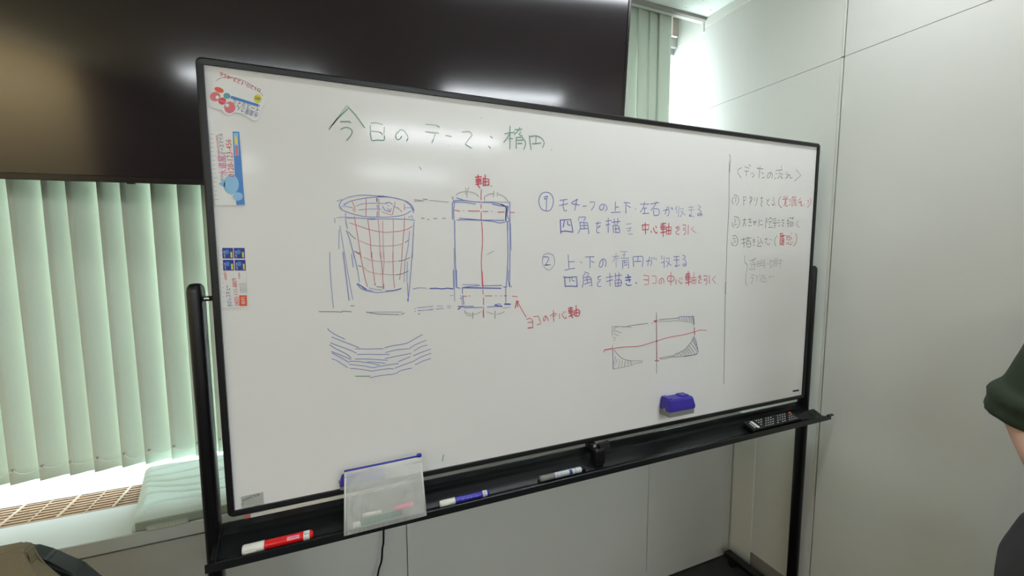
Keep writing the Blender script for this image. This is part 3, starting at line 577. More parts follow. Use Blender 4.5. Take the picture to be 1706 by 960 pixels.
strokes(S_, 'k', *M1, '~240,545 310,560 340,640 320,720 285,745 / ~210,640 210,700 240,735 / 240,600 275,595 255,650 235,690 290,685 / 395,605 455,600 / ~420,565 425,620 395,720 / 425,640 450,715 / 490,600 550,590 / 500,645 550,635 / 520,570 530,650 545,660 / 500,690 500,710 550,705 / 580,640 640,635 / 590,620 600,690 / 620,610 615,690 / 685,595 680,720 / 710,620 745,615 / 705,690 750,690 / 805,580 840,570 815,620 845,650 / 810,580 800,750 / 890,555 850,610 / 890,560 925,600 / 860,640 920,630 / 880,640 870,700 / 855,735 925,735 / 945,580 985,580 985,620 945,620 945,580 / 925,655 1010,650 / 950,670 985,670 985,700 950,700 / 965,700 965,745 940,745 / 1020,620 1050,605 / 1020,660 1060,645 / 1030,720 1060,690 / 1090,610 1130,600 / 1110,600 1100,650 1130,650 / ~1125,660 1100,700 1125,720 / 1180,625 1215,620 / 1200,580 1200,740 / 1180,670 1215,665 / 1225,570 1305,565 / 1290,550 1280,600 / 1235,640 1235,715 / 1240,640 1290,640 1290,710 1240,715 / 1245,675 1290,672 / 1385,620 1340,675 1400,740')
strokes(S_, 'k', *N2, '~190,130 240,120 275,190 265,260 235,290 / ~180,230 190,270 220,285 / 200,165 240,165 215,195 245,210 210,240 / 335,185 405,178 / 370,150 375,310 / 340,250 400,235 / 410,165 490,160 / 430,140 430,210 / 455,140 450,210 / 415,215 420,290 / ~415,215 475,215 480,300 425,300 / 420,255 475,250 / 520,195 550,190 / 520,225 545,220 / 530,170 545,240 / 525,275 550,275 / 595,145 610,155 / ~595,200 610,240 590,290 655,290 / 640,165 655,220 680,245 / 645,220 620,250 / 705,180 760,170 / 730,150 730,230 715,240 / ~740,250 770,270 785,240 / 790,180 815,190 / ~905,120 870,180 870,250 890,290')
strokes(S_, 'rb', *N2, '950,95 995,85 / 960,100 955,270 / 970,120 1030,120 / 970,140 1010,140 / 975,170 1015,165 1015,240 970,245 / 975,195 1015,190 / 975,218 1015,215 / 970,265 1015,270')
strokes(S_, 'r', *N2, '1000,95 995,160 / 1050,130 1110,125 / 1060,135 1060,190 / 1075,155 1115,150 1115,190 1075,190 / 1130,85 1140,95 / 1125,140 1140,180 / 1060,235 1060,265 / ~1080,225 1100,265 1140,255 / 1115,220 1125,235 / 1150,225 1155,240 / ~1200,90 1220,150 1205,240 1165,290')
strokes(S_, 'kf', *N2, '~385,440 390,540 430,590 425,650 415,710 / ~430,590 395,560 / ~410,720 400,850 425,925 / 460,525 570,500 / 570,475 530,500 / 520,500 510,560 / 480,560 500,600 490,640 / 460,665 555,655 / 530,540 560,600 540,640 / 510,590 560,580 / 590,540 640,530 640,610 590,610 590,540 / 590,575 640,570 / 650,520 705,515 705,640 690,640 / 650,560 700,555 / 650,600 700,595 / 740,575 770,575 / 790,510 800,640 / 800,530 850,530 / ~850,530 845,580 800,640 / 870,500 920,490 920,560 870,560 870,500 / 870,530 920,525 / 890,560 860,620 / 900,570 910,620 / 940,520 995,515 / 960,500 960,630 945,640 / 930,560 970,570 / 490,755 540,750 / ~480,800 520,795 500,870 480,880 / 560,770 590,770 580,850 / 620,740 620,770 / 640,780 635,860 / ~650,760 700,765 / 690,760 700,800 735,820 / 660,860 740,855 / 680,790 665,850 / ~770,780 800,775 790,800 / 820,770 840,790 / 850,760 850,780')
K_ = 'sketch'; P_ = (990, 500, 6)
strokes(K_, 'kf', *P_, '175,265 180,360 / 180,450 190,690 / 180,265 290,265 370,272 / ~195,320 205,280 240,265 / 205,305 270,328 / 195,335 245,360 / 190,375 215,380 / 190,400 205,400 / ~210,560 205,600 190,640 / 230,590 210,650 / 255,590 240,680 / 280,600 270,675 / 190,690 300,670 370,650 / ~370,610 430,608 485,608 / 385,640 480,622 / ~640,210 750,212 830,208 950,218 / 985,150 1000,250')
strokes(K_, 'k', *P_, '290,270 400,250 535,233 / ~200,500 230,540 290,590 380,610 / 310,610 300,665 / 340,610 335,645 / 360,615 380,655 / 650,195 840,180 / 795,550 900,500 960,430 995,365 / 820,530 835,555 / 845,530 870,555 / 870,515 900,550 / 890,500 920,545 / 910,490 945,535 / 930,475 970,535 / 945,455 1000,530 / 960,425 1030,520 / 980,400 1035,500 / 985,380 1020,450 / 845,175 855,200 / 870,180 880,205 / 895,175 910,210 / 920,175 930,215 / 945,170 955,225 / 965,165 970,235 / 980,165 990,245 / 655,575 650,585 690,590 800,565 / 660,580 690,572 800,555 / 800,570 900,560 1000,545 1030,530 / 620,125 622,735 / 575,228 582,232')
strokes(K_, 'b', *P_, '830,185 850,165 995,165 1000,240 / 995,365 1020,420 1040,520 1020,545 900,565 / 185,540 187,690')
strokes(K_, 'r', *P_, '~180,485 300,470 440,462 540,435 625,408 760,370 900,345 1000,318 1060,300 1120,305 / 622,240 626,600 / 185,490 185,540 / 622,150 622,195')
strokes(K_, 'rb', *P_, '95,520 100,500 180,485 / 595,210 630,205 / 600,215 625,220 / 605,605 645,608 / 1000,275 1002,350 / 622,400 630,415')
strokes('tick', 'g', 700, 700, 4.74, '183,275 175,325')
strokes('tick', 'k', 690, 275, 1, '8.5,3 12,8')
names = {'title': 'green handwritten title line at the top', 'cup': 'blue and red sketch of a ribbed cup', 'arcs': 'stacked blue curved strokes', 'box': 'blue and red construction drawing of a box with red axis notes',
         'notes': 'numbered blue and red handwritten instructions', 'column': 'small grey and red handwritten list in the right column', 'sketch': 'shaded outline sketch with red axes', 'tick': 'stray pen ticks'}
roots = {}
for (blk, col), (b, cnt) in STK.items():
    mm = mat(INK[col][0], INK[col][1], .45, noise_s=60, noise_a=.10)
    if blk not in roots: o = obj('marker_drawing' if blk in ('cup', 'arcs', 'box', 'sketch') else 'marker_writing', bmesh.new(), None, panel, label=names[blk]); roots[blk] = [o, [], []]
    me = bpy.data.meshes.new('ink'); b.normal_update(); b.to_mesh(me); b.free(); roots[blk][1].append((me, mm))
for blk, (o, ml, _) in roots.items():                       # one object per drawing, one material slot per ink
    bb = bmesh.new()
    for i, (me, mm) in enumerate(ml):
        n0_ = len(bb.faces); bb.from_mesh(me); bb.faces.ensure_lookup_table()
        for f in bb.faces[n0_:]: f.material_index = i
        o.data.materials.append(mm); bpy.data.meshes.remove(me)
    bb.to_mesh(o.data); bb.free()
# ================================================================== printed matter on the board
def text_mesh(body, size, align='CENTER'):
    c = bpy.data.curves.new('t', 'FONT'); c.body = body; c.size = size; c.align_x = align; c.align_y = 'CENTER'; c.resolution_u = 2
    o = bpy.data.objects.new('t', c); COL.objects.link(o)
    me = bpy.data.meshes.new_from_object(o.evaluated_get(bpy.context.evaluated_depsgraph_get()))
    bpy.data.objects.remove(o); bpy.data.curves.remove(c); me.materials.clear(); return me
def flat_text(body, px, py, h_px, ang, m, parent, y, name='lettering', stretch=1.0, w_px=None, bold=0):
    """lettering lying in a plane Y = y, centred on the point seen at (px, py); ang in degrees in that plane"""
    c = aty(px, py, y); sc_ = (aty(px, py-h_px/2, y)-aty(px, py+h_px/2, y)).length
    me = text_mesh(body, 1.0)
    xs_ = [v.co.x for v in me.vertices]; ys_ = [v.co.y for v in me.vertices]
    wd, hg = max(xs_)-min(xs_), max(ys_)-min(ys_); mx_, my_ = (max(xs_)+min(xs_))/2, (max(ys_)+min(ys_))/2
    s1 = sc_/hg; s0 = (w_px/h_px*sc_/wd) if w_px else s1*stretch
    a = math.radians(ang)
    for v in me.vertices:
        x, z = (v.co.x-mx_)*s0, (v.co.y-my_)*s1
        v.co = (x*math.cos(a)-z*math.sin(a)+c.x, y, x*math.sin(a)+z*math.cos(a)+c.z)
    return obj(name, me, m, parent)
def quad_px(pts, y0, y1, name, m, parent, bev=0):
    b = bmesh.new(); prism(b, [(aty(x, z, y0).x, aty(x, z, y0).z) for x, z in pts], 'y', y0, y1)
    return obj(name, b, m, parent)
def line_px(pts, wd, y, name, m, parent):
    b = bmesh.new(); ribbon(b, [(aty(x, z, y).x, aty(x, z, y).z) for x, z in pts], wd, y); return obj(name, b, m, parent)
P_white = mat('print_white', rgb(226, 226, 222), .35, noise_a=.01); P_blue = mat('print_blue', rgb(66, 128, 200), .35); P_navy = mat('print_navy', rgb(44, 52, 120), .35)
P_red = mat('print_red', rgb(206, 66, 78), .35); P_pink = mat('print_pink', rgb(214, 78, 150), .35); P_yel = mat('print_yellow', rgb(222, 212, 70), .35)
P_org = mat('print_orange', rgb(220, 92, 58), .35); P_blk = mat('print_black', rgb(60, 58, 66), .4); P_lb = mat('print_light_blue', rgb(140, 190, 225), .35)
P_teal = mat('print_teal', rgb(90, 160, 165), .35); P_gry = mat('print_grey', rgb(150, 150, 148), .4); P_pale = mat('print_pale_red', rgb(214, 110, 120), .35)
P_dblue = mat('print_deep_blue', rgb(38, 52, 140), .35)
fy, ty = BY-.0014, BY-.0016
# magnet 1: rounded cloud outline, printed upside down
m1 = thing('fridge_magnet', 'white cloud-shaped advertising magnet with red lobes, upside down at the board corner', 'magnet')
zp = lambda x, y, s=5.333, ox=320, oy=80: (ox+x/s, oy+y/s)
out = [(165, 440), (175, 330), (205, 275), (260, 245), (340, 240), (420, 258), (500, 295), (570, 345), (625, 400), (650, 450), (645, 500), (615, 545), (605, 600), (580, 640), (545, 645), (500, 620), (470, 595), (420, 580), (375, 575), (345, 598), (300, 590), (270, 555), (215, 545), (170, 520), (150, 480)]
quad_px(smooth_line([zp(*p) for p in out+out[:1]], 3)[:-1], fy, BY-.0002, 'magnet_sheet', P_white, m1)
def blob(cx, cy, rx, ry, m, name, par, ang=0, y=None, z_=zp, n=16):
    y = y or ty-.0001; a = math.radians(ang)
    pts = [z_(cx+rx*math.cos(t)*math.cos(a)-ry*math.sin(t)*math.sin(a), cy+rx*math.cos(t)*math.sin(a)+ry*math.sin(t)*math.cos(a)) for t in [2*math.pi*k/n for k in range(n)]]
    b = bmesh.new(); f = b.faces.new([b.verts.new(aty(p[0], p[1], y)) for p in pts]); return obj(name, b, m, par)
blob(205, 432, 46, 42, P_pale, 'red_lobe', m1); blob(335, 528, 50, 52, P_pale, 'red_lobe', m1); blob(268, 472, 34, 32, P_red, 'round_badge', m1)
blob(225, 438, 16, 16, P_white, 'lobe_centre', m1, y=ty-.0003); blob(312, 510, 16, 16, P_white, 'lobe_centre', m1, y=ty-.0003)
blob(583, 450, 34, 40, P_yel, 'yellow_badge', m1); blob(240, 372, 44, 22, P_org, 'orange_badge', m1, 20); blob(308, 425, 30, 26, P_teal, 'teal_drop', m1)
flat_text('0120-123-456', *zp(430, 305), 6.5, 203-42, P_red, m1, ty-.0002, w_px=62)
flat_text('水道屋さん', *zp(490, 565), 10, 163, P_navy, m1, ty-.0002, w_px=33)
flat_text('イースマイル', *zp(480, 510), 8, 163, P_blk, m1, ty-.0002, w_px=40)
line_px([zp(345, 435), zp(590, 512)], .0052, ty-.0002, 'blue_stripe', P_blue, m1)
flat_text('水のトラブル', *zp(268, 472), 3, 163, P_white, m1, ty-.0005, w_px=9)
flat_text('24時間受付', *zp(583, 448), 6, 175, P_blk, m1, ty-.0004, w_px=9)
line_px([zp(215, 290), zp(260, 262), zp(330, 254), zp(420, 275), zp(500, 310), zp(570, 360), zp(610, 400), zp(630, 425)], .0011, ty-.0001, 'outline', P_gry, m1)
# magnet 2: ruler strip
m2 = thing('fridge_magnet', 'ruler-strip magnet with pink, red and blue print, upper strip on the left of the board', 'magnet')
q2 = lambda x, y: (340+x/4, 110+y/4)
quad_px([q2(*p) for p in [(38, 440), (232, 436), (240, 442), (272, 920), (266, 930), (82, 930), (72, 925)]], fy, BY-.0002, 'magnet_sheet', P_white, m2)
def qd(pts, m, name, par, f, y=None):
    b = bmesh.new(); b.faces.new([b.verts.new(aty(*f(*p), y or ty)) for p in pts]); return obj(name, b, m, par)
qd([(190, 437), (234, 438), (271, 925), (215, 928)], P_blue, 'blue_band', m2, q2)
qd([(196, 446), (226, 446), (232, 600), (205, 600)], P_lb, 'light_band', m2, q2, ty-.0002); qd([(202, 470), (219, 470), (222, 520), (205, 520)], P_yel, 'yellow_block', m2, q2, ty-.0004)
qd([(206, 530), (224, 530), (227, 600), (210, 600)], P_pale, 'red_block', m2, q2, ty-.0004)
flat_text('0120-123-456', *q2(172, 615), 8.5, 91.5, P_red, m2, ty-.0003, w_px=62)
flat_text('水道屋', *q2(122, 665), 12, 92, P_pink, m2, ty-.0003, w_px=33)
flat_text('さん', *q2(136, 590), 4, 92, P_blk, m2, ty-.0003)
flat_text('イースマイル', *q2(116, 520), 7, 92, P_blk, m2, ty-.0003, w_px=35)
flat_text('24時間365日の水の緊急隊', *q2(92, 530), 3.2, 92, P_red, m2, ty-.0003, w_px=34)
flat_text('町の', *q2(120, 745), 4, 92, P_blk, m2, ty-.0003)
blob(180, 790, 66, 52, P_lb, 'water_drop', m2, 90, z_=q2); qd([(95, 785), (140, 755), (140, 815)], P_lb, 'drop_tip', m2, q2, ty-.0001)
blob(225, 870, 28, 34, P_lb, 'pale_blue_patch', m2, 90, z_=q2, y=ty-.0003)
b = bmesh.new()
for k in range(16):
    p = [q2(40+k*2.2, 455+k*29), q2(58+k*2.2, 455+k*29) if k % 5 else q2(66+k*2.2, 455+k*29)]
    ribbon(b, [(aty(x, z, ty).x, aty(x, z, ty).z) for x, z in p], .0007, ty-.0001)
obj('ruler_ticks', b, P_gry, m2, kind='stuff')
# magnet 3: lower strip
m3 = thing('fridge_magnet', 'ruler-strip magnet with four dark blue squares, lower strip on the left of the board', 'magnet')
q3 = lambda x, y: (340+x/7.38, 400+y/7.38)
quad_px([q3(*p) for p in [(185, 90), (490, 88), (500, 96), (545, 820), (535, 832), (225, 834), (215, 828)]], fy, BY-.0002, 'magnet_sheet', P_white, m3)
for (x0, y0, x1, y1) in [(222, 97, 355, 228), (364, 97, 498, 228), (230, 243, 363, 376), (374, 243, 508, 376)]:
    qd([(x0, y0), (x1, y0), (x1+6, y1), (x0+6, y1)], P_dblue, 'blue_square', m3, q3)
    qd([(x1-32, y0+50), (x1-10, y0+50), (x1-6, y1-12), (x1-28, y1-12)], P_yel, 'yellow_block', m3, q3, ty-.0002)
    blob((x0+x1)/2-8, (y0+y1)/2-15, 26, 30, P_blue, 'blue_spot', m3, z_=q3, y=ty-.0002)
    flat_text('水漏れ修理', *q3(x0+28, (y0+y1)/2+14), 2.2, 92, P_white, m3, ty-.0003, w_px=12)
flat_text('水のレスキュー', *q3(300, 690), 8, 93, P_dblue, m3, ty-.0003, w_px=36)
flat_text('0800-111-8809', *q3(388, 640), 6.5, 92.5, P_red, m3, ty-.0003, w_px=46)
qd([(430, 680), (525, 680), (530, 810), (436, 812)], P_org, 'orange_block', m3, q3)
flat_text('無料', *q3(480, 745), 6, 92, P_white, m3, ty-.0003)
flat_text('24時間受付', *q3(262, 440), 4, 92, P_org, m3, ty-.0003, w_px=15); flat_text('出張見積無料', *q3(432, 440), 2.4, 92, P_red, m3, ty-.0003, w_px=11)
for xx in (445, 470, 492, 515): flat_text('水道局指定工事店', *q3(xx, 590), 2, 92, P_gry, m3, ty-.0003, w_px=17)
b = bmesh.new()
for k in range(12):
    p = [q3(200+k*3.3, 130+k*57), q3(216+k*3.3, 130+k*57)]
    ribbon(b, [(aty(x, z, ty).x, aty(x, z, ty).z) for x, z in p], .0007, ty-.0001)
obj('ruler_ticks', b, P_gry, m3, kind='stuff')
# maker's plate and tiny label on the board
pl = lambda x, y: (395+x/19.2, 810+y/19.2)
st = quad_px([pl(*p) for p in [(120, 345), (835, 190), (865, 600), (150, 720)]], BY-.0006, BY-.0001, 'maker_sticker', mat('sticker_silver', rgb(176, 178, 170), .3), wbd)
st['label'] = 'silver grey sticker with small print'
flat_text('AWFS 918', *pl(440, 370), 4.2, 12, P_blk, st, BY-.0009, w_px=24); flat_text('Managebon', *pl(460, 690), 2.6, 11, P_blk, st, BY-.0009, w_px=23)
[line_px([pl(300, 500+d), pl(800, 400+d)], .0007, BY-.0009, 'print_line', P_gry, st) for d in (0, 60, 110)]; flat_text('No.', *pl(190, 570), 2.2, 11, P_blk, st, BY-.0009)
quad_px([(1321, 650.5), (1331, 649), (1331, 652), (1321, 653.5)], BY-.0006, BY-.0001, 'small_label', P_blk, wbd)

# ================================================================== erasers
M_cap = mat('blue_violet_plastic', rgb(58, 48, 150), .35, noise_a=.05); M_felt = mat('grey_felt', rgb(122, 122, 118), .95, noise_s=400, noise_a=.3, bump=.6)
def eraser(x0, x1, y0, z0, z1, label):
    t = thing('board_eraser', label, 'eraser'); yb = BY-.0012; zc = z0+(z1-z0)*.33; w_ = x1-x0
    b = B(x0+.002, x1-.002, y0+.003, yb, z0, zc, .002, 1); fo = obj('felt_pad', b, M_felt, t)
    for k in range(3): obj('felt_layer', B(x0+.0014, x1-.0014, y0+.0024, yb-.001, z0+.003+k*(zc-z0)/3.2, z0+.0042+k*(zc-z0)/3.2), mat('felt_pale', rgb(160, 160, 155), .95), fo)
    b = bmesh.new(); s = .010                                           # cap with a sloped front and top ridges
    prof_ = [(y0, zc), (y0+.001, zc+.010), (y0+.006, z1-.003), (y0+.009, z1), (yb-.001, z1), (yb-.0, zc)]
    prism(b, prof_, 'x', x0, x1); bmesh.ops.bevel(b, geom=list(b.edges), offset=.0022, segments=2, affect='EDGES')
    for v in b.verts: v.co.x += (.0045 if v.co.x < (x0+x1)/2 else -.0045)*max(0, (v.co.z-zc)/(z1-zc))
    ca = obj('cap', b, M_cap, t)
    obj('grip_ridge', B(x0+.006, x0+.02, y0+.012, yb-.004, z1-.002, z1+.003, .001, 1), M_cap, ca)
    obj('grip_ridge', B(x1-.04, x1-.012, y0+.018, yb-.004, z1-.002, z1+.0035, .001, 1), M_cap, ca)
    obj('side_label', B(x0+.0045-.006, x0+.0005, y0+.018, y0+.026, zc+.001, zc+.006), P_gry, ca); return t
eraser(.890, .992, .938, H-.507, H-.462+.008, 'violet blue board eraser with grey felt, stuck low on the right of the board')
ep = aty(565.5, 817, .965)
eraser(ep.x, ep.x+.100, .962, ep.z-.003, ep.z+.026, 'violet blue board eraser mostly hidden behind the mesh pouch')

# ================================================================== markers in the tray
def lathe(prof_, n=20):
    b = bmesh.new(); rings = [[b.verts.new((x, r*math.cos(2*math.pi*k/n), r*math.sin(2*math.pi*k/n))) for k in range(n)] for x, r in prof_]
    for A_, C_ in zip(rings, rings[1:]):
        for k in range(n): b.faces.new((A_[k], A_[(k+1) % n], C_[(k+1) % n], C_[k]))
    b.faces.new(rings[0]); b.faces.new(rings[-1][::-1]); return b
def marker(x0, x1, y, r, m_body, m_cap, label, band=None, ang=0, print_=None, clear=False):
    L = x1-x0; t = thing('marker_pen', label, 'marker', loc=(x0, y, TZ+r+.0008)); t.rotation_euler = (0, 0, math.radians(ang))
    cl = L*.30
    obj('cap', lathe([(0, r*.86), (.0015, r*.98), (cl-.004, r*1.0), (cl, r*.99)]), m_cap, t, smooth=True)
    obj('cap_clip', B(.004, cl*.62, -r*1.04-.0006, -r*.96, -r*.35, r*.05, .0005, 1), m_cap, t)
    obj('barrel', lathe([(cl+.0002, r*.92), (cl+.002, r*.93), (L*.86, r*.93), (L*.861, r*.93)]), m_body, t, smooth=True)
    obj('end_plug', lathe([(L*.945, r*.93), (L*.965, r*.93), (L*.99, r*.75), (L, r*.35)]), m_body if not clear else m_cap, t, smooth=True)
    obj('end_band', lathe([(L*.855, r*.94), (L*.946, r*.94)]), band or P_white, t, smooth=True)
    return t, cl, L
M_red = mat('red_plastic', rgb(214, 30, 34), .22, noise_a=.04); M_bluep = mat('blue_plastic', rgb(58, 50, 168), .25, noise_a=.04)
def arc_label(t, body, a, c, r, m, ang0, hgt):
    """printed text wrapped on a barrel"""
    me = text_mesh(body, 1.0, 'LEFT'); xs_ = [v.co.x for v in me.vertices]; ys_ = [v.co.y for v in me.vertices]
    x0, x1, y0, y1 = min(xs_), max(xs_), min(ys_), max(ys_)
    for v in me.vertices:
        u = a+(v.co.x-x0)/(x1-x0)*(c-a); th = ang0+(v.co.y-(y0+y1)/2)/(y1-y0)*hgt/r
        v.co = (u, -r*math.cos(th)*1.012, r*math.sin(th)*1.012)
    return obj('print', me, m, t)
def wrap(t, a, c, r, th0, th1, m, name):
    b = bmesh.new(); n = 6; A_ = [b.verts.new((a, -r*1.006*math.cos(th0+(th1-th0)*k/n), r*1.006*math.sin(th0+(th1-th0)*k/n))) for k in range(n+1)]
    C_ = [b.verts.new((c, v.co.y, v.co.z)) for v in A_]
    for k in range(n): b.faces.new((A_[k], A_[k+1], C_[k+1], C_[k]))
    return obj(name, b, m, t)
xr0, xr1 = aty(404.5, 916, .950).x, aty(522.5, 893, .950).x
t, cl, L = marker(xr0, xr1, .948, .0098, M_red, M_white, 'red whiteboard marker with white cap at the left end of the tray')
wrap(t, L*.62, L*.80, .0091, .35, 1.15, mat('pale_pink_label', rgb(226, 150, 170), .4), 'pink_label'); arc_label(t, '赤', L*.64, L*.79, .0092, P_red, .75, .004)
arc_label(t, 'T7', L*.87, L*.935, .0094, P_blk, .55, .007)
xr0, xr1 = aty(732.5, 848, .950).x, aty(815, 828, .950).x
t, cl, L = marker(xr0, xr1, .950, .0078, M_bluep, M_white, 'blue whiteboard marker with white cap, beside the mesh pouch on the tray')
arc_label(t, 'ボードマーカー', L*.42, L*.80, .0073, P_lb, .35, .0025); arc_label(t, '2', L*.88, L*.92, .0074, P_blk, .5, .006)
xr0, xr1 = aty(899, 801, .955).x, aty(978, 784, .955).x
t, cl, L = marker(xr0, xr1, .956, .0080, mat('silver_label', rgb(196, 200, 204), .35), mat('clear_grey_plastic', rgb(150, 150, 142), .15, trans=.4), 'black whiteboard marker with clear cap and white printed label, middle of the tray', band=M_blackp, clear=False)
arc_label(t, 'ボードマーカー', L*.33, L*.58, .0075, P_blk, .75, .005); arc_label(t, '中字丸芯', L*.33, L*.60, .0075, P_blk, .05, .005)
wrap(t, L*.60, L*.66, .0075, -.5, 1.4, P_navy, 'dark_band'); obj('rear_grip', lathe([(L*.72, .0048), (L*.73, .0078), (L*.735, .0078)]), M_blackp, t)
for ch_ in t.children:
    if ch_.name.startswith('end_plug') or ch_.name.startswith('end_band'): ch_.data.materials[0] = M_blackp; ch_.scale = (1, .62, .62)

# thin brush handle lying in the left end of the tray, white stick lying on the back lip
b = bmesh.new(); p0, p1 = aty(385, 941, .934), aty(409, 933, .938)
tube(b, [(p0.x, .932, TZ+.003), (p1.x+.004, .934, TZ+.004)], [.0009, .0022], 8)
tag(obj('wooden_stick', b, mat('pale_wood', rgb(206, 170, 110), .5), smooth=True), 'small pale wooden stick tip left of the red marker in the tray', 'stick')
yst = 1.0055; p0, p1 = aty(417, 866, yst), aty(590, 828, yst)
ps = thing('pointer_stick', 'cream white flat stick lying on the back of the tray below the frame', 'stick')
zt0 = TZ+.0402; zt1 = aty(498, 844.4, 1.0095).z
obj('stick_body', B(p0.x, p1.x+.10, 1.0095, 1.0130, zt0, max(zt1, zt0+.008), .001, 1), mat('cream_plastic', rgb(226, 220, 204), .4), ps)
obj('stick_tip', B(p0.x-.012, p0.x-.0002, 1.0095, 1.0130, zt0, zt0+.009, .001, 1), mat('red_white_tip', rgb(190, 110, 104), .4, noise_s=300, noise_a=.4), ps, label='red marked end')

# ================================================================== mesh pouch
po = thing('mesh_pouch', 'white mesh zip pouch with a blue zipper, leaning in the tray against the board', 'pouch')
M_mesh = bpy.data.materials.new('pouch_mesh'); M_mesh.use_nodes = True; nt = M_mesh.node_tree; nn = nt.nodes; pb = nn['Principled BSDF']
pb.inputs['Base Color'].default_value = rgb(238, 240, 234); pb.inputs['Roughness'].default_value = .3
uv = nn.new('ShaderNodeUVMap'); sx = nn.new('ShaderNodeSeparateXYZ'); nt.links.new(uv.outputs[0], sx.inputs[0])
def gridline(out_, freq, wid):
    m_ = nn.new('ShaderNodeMath'); m_.operation = 'MULTIPLY'; m_.inputs[1].default_value = freq; nt.links.new(out_, m_.inputs[0])
    f_ = nn.new('ShaderNodeMath'); f_.operation = 'FRACT'; nt.links.new(m_.outputs[0], f_.inputs[0])
    l_ = nn.new('ShaderNodeMath'); l_.operation = 'LESS_THAN'; l_.inputs[1].default_value = wid; nt.links.new(f_.outputs[0], l_.inputs[0]); return l_.outputs[0]
ga, gb = gridline(sx.outputs[0], 62, .55), gridline(sx.outputs[1], 62, .45)
mxx = nn.new('ShaderNodeMath'); mxx.operation = 'MAXIMUM'; nt.links.new(ga, mxx.inputs[0]); nt.links.new(gb, mxx.inputs[1])
mr = nn.new('ShaderNodeMapRange'); mr.inputs['To Min'].default_value = .03; mr.inputs['To Max'].default_value = .48; nt.links.new(mxx.outputs[0], mr.inputs[0]); nt.links.new(mr.outputs[0], pb.inputs['Alpha'])
M_hem = mat('pouch_hem', rgb(206, 210, 204), .35, alpha=.92)
M_zip = mat('zipper_blue', rgb(48, 60, 160), .35)
tl_, tr_, br_, bl_ = aty(573.5, 786, .948), aty(701.5, 759.5, .948), aty(710.5, 858, .9225), aty(573, 892, .9225)
def pouch_sheet(off, sgn):
    b = bmesh.new(); uvl = b.loops.layers.uv.new('UVMap'); N = 24; G = {}
    for i in range(N+1):
        for j in range(N+1):
            u, v = i/N, j/N; p = (tl_*(1-u)+tr_*u)*(1-v)+(bl_*(1-u)+br_*u)*v
            bul = math.sin(math.pi*u)**.6*math.sin(math.pi*min(1, v*1.02))**.6 if 0 < u < 1 and 0 < v < .98 else 0
            wv = .0012*noise.noise(Vector((u*5, v*6, 3)))*(1 if 0 < v < 1 else 0)
            G[i, j] = b.verts.new((p.x, p.y+off-sgn*.006*bul+wv, p.z))
    for i in range(N):
        for j in range(N):
            f = b.faces.new((G[i, j], G[i+1, j], G[i+1, j+1], G[i, j+1]))
            for l, (a, c) in zip(f.loops, ((i, j), (i+1, j), (i+1, j+1), (i, j+1))): l[uvl].uv = (a/N, c/N)
    return b
def shobj(name, b, m):
    me = bpy.data.meshes.new(name); b.to_mesh(me); b.free(); return obj(name, me, m, po, smooth=True)
shobj('front_mesh', pouch_sheet(-.004, 1), M_mesh); shobj('back_mesh', pouch_sheet(.006, -1), M_mesh)
def hem(a, c, r, m, name): return obj(name, tube(bmesh.new(), [a+Vector((0, -.003, 0)), (a+c)/2+Vector((0, -.0035, 0)), c+Vector((0, -.003, 0))], r, 8), m, po, smooth=True)
hem(tl_+Vector((.002, 0, -.002)), bl_+Vector((.002, 0, .002)), .0022, M_hem, 'side_hem'); hem(tr_+Vector((-.002, 0, -.002)), br_+Vector((-.002, 0, .002)), .0022, M_hem, 'side_hem')
zp_ = hem(tl_+Vector((0, .002, .0012)), tr_+Vector((0, .002, .0012)), .0022, M_zip, 'zipper')
obj('zip_slider', B(tr_.x-.010, tr_.x+.0005, tr_.y-.006, tr_.y+.002, tr_.z-.001, tr_.z+.0065, .001, 1), M_zip, zp_)
b = bmesh.new(); d0 = tl_*.92+bl_*.08; d1 = tr_*.92+br_*.08; ribbon(b, [(d0.x, d0.z), (d1.x, d1.z)], .0012, .9405)
obj('seam_line', b, P_gry, po)
for v in (.38,):
    b = bmesh.new(); d0 = tl_*(1-v-.09)+bl_*(v+.09); d1 = tr_*(1-v+.10)+br_*(v-.10); tube(b, [d0+Vector((.01, -.0062, 0)), (d0+d1)/2+Vector((0, -.0085, .001)), d1+Vector((-.01, -.0062, 0))], .0008, 6)
    obj('fold_line', b, mat('pouch_fold', rgb(200, 203, 198), .4, alpha=.5), po)
# what lies inside the pouch
def inside(px0, py0, px1, py1, r, m, label, name, cat):
    yy = .9280; a, c = aty(px0, py0, yy), aty(px1, py1, yy)
    t_ = tag(obj(name, tube(bmesh.new(), [a, a+(c-a)*.02, a+(c-a)*.98, c], [r*.7, r, r, r*.7], 14), m, smooth=True), label, cat); return t_
gm = thing('marker_pen', 'green marker with a white cap lying at the bottom inside the mesh pouch', 'marker')
for args, nm in (((600, 872, 671, 853, .0062, mat('green_plastic', rgb(10, 112, 74), .3)), 'barrel'), ((588, 876, 601, 872.4, .0060, M_white), 'cap')):
    o = inside(*args, 'x', nm, 'x'); o.parent = gm; del o['label'], o['category']
inside(657, 848, 688, 840, .0052, mat('pink_rubber', rgb(236, 110, 156), .5), 'pink stick-shaped eraser inside the mesh pouch', 'rubber_eraser', 'eraser')
inside(604, 859, 636, 852.5, .0042, M_white, 'white cylinder inside the mesh pouch, just above the green marker', 'chalk_stick', 'chalk')

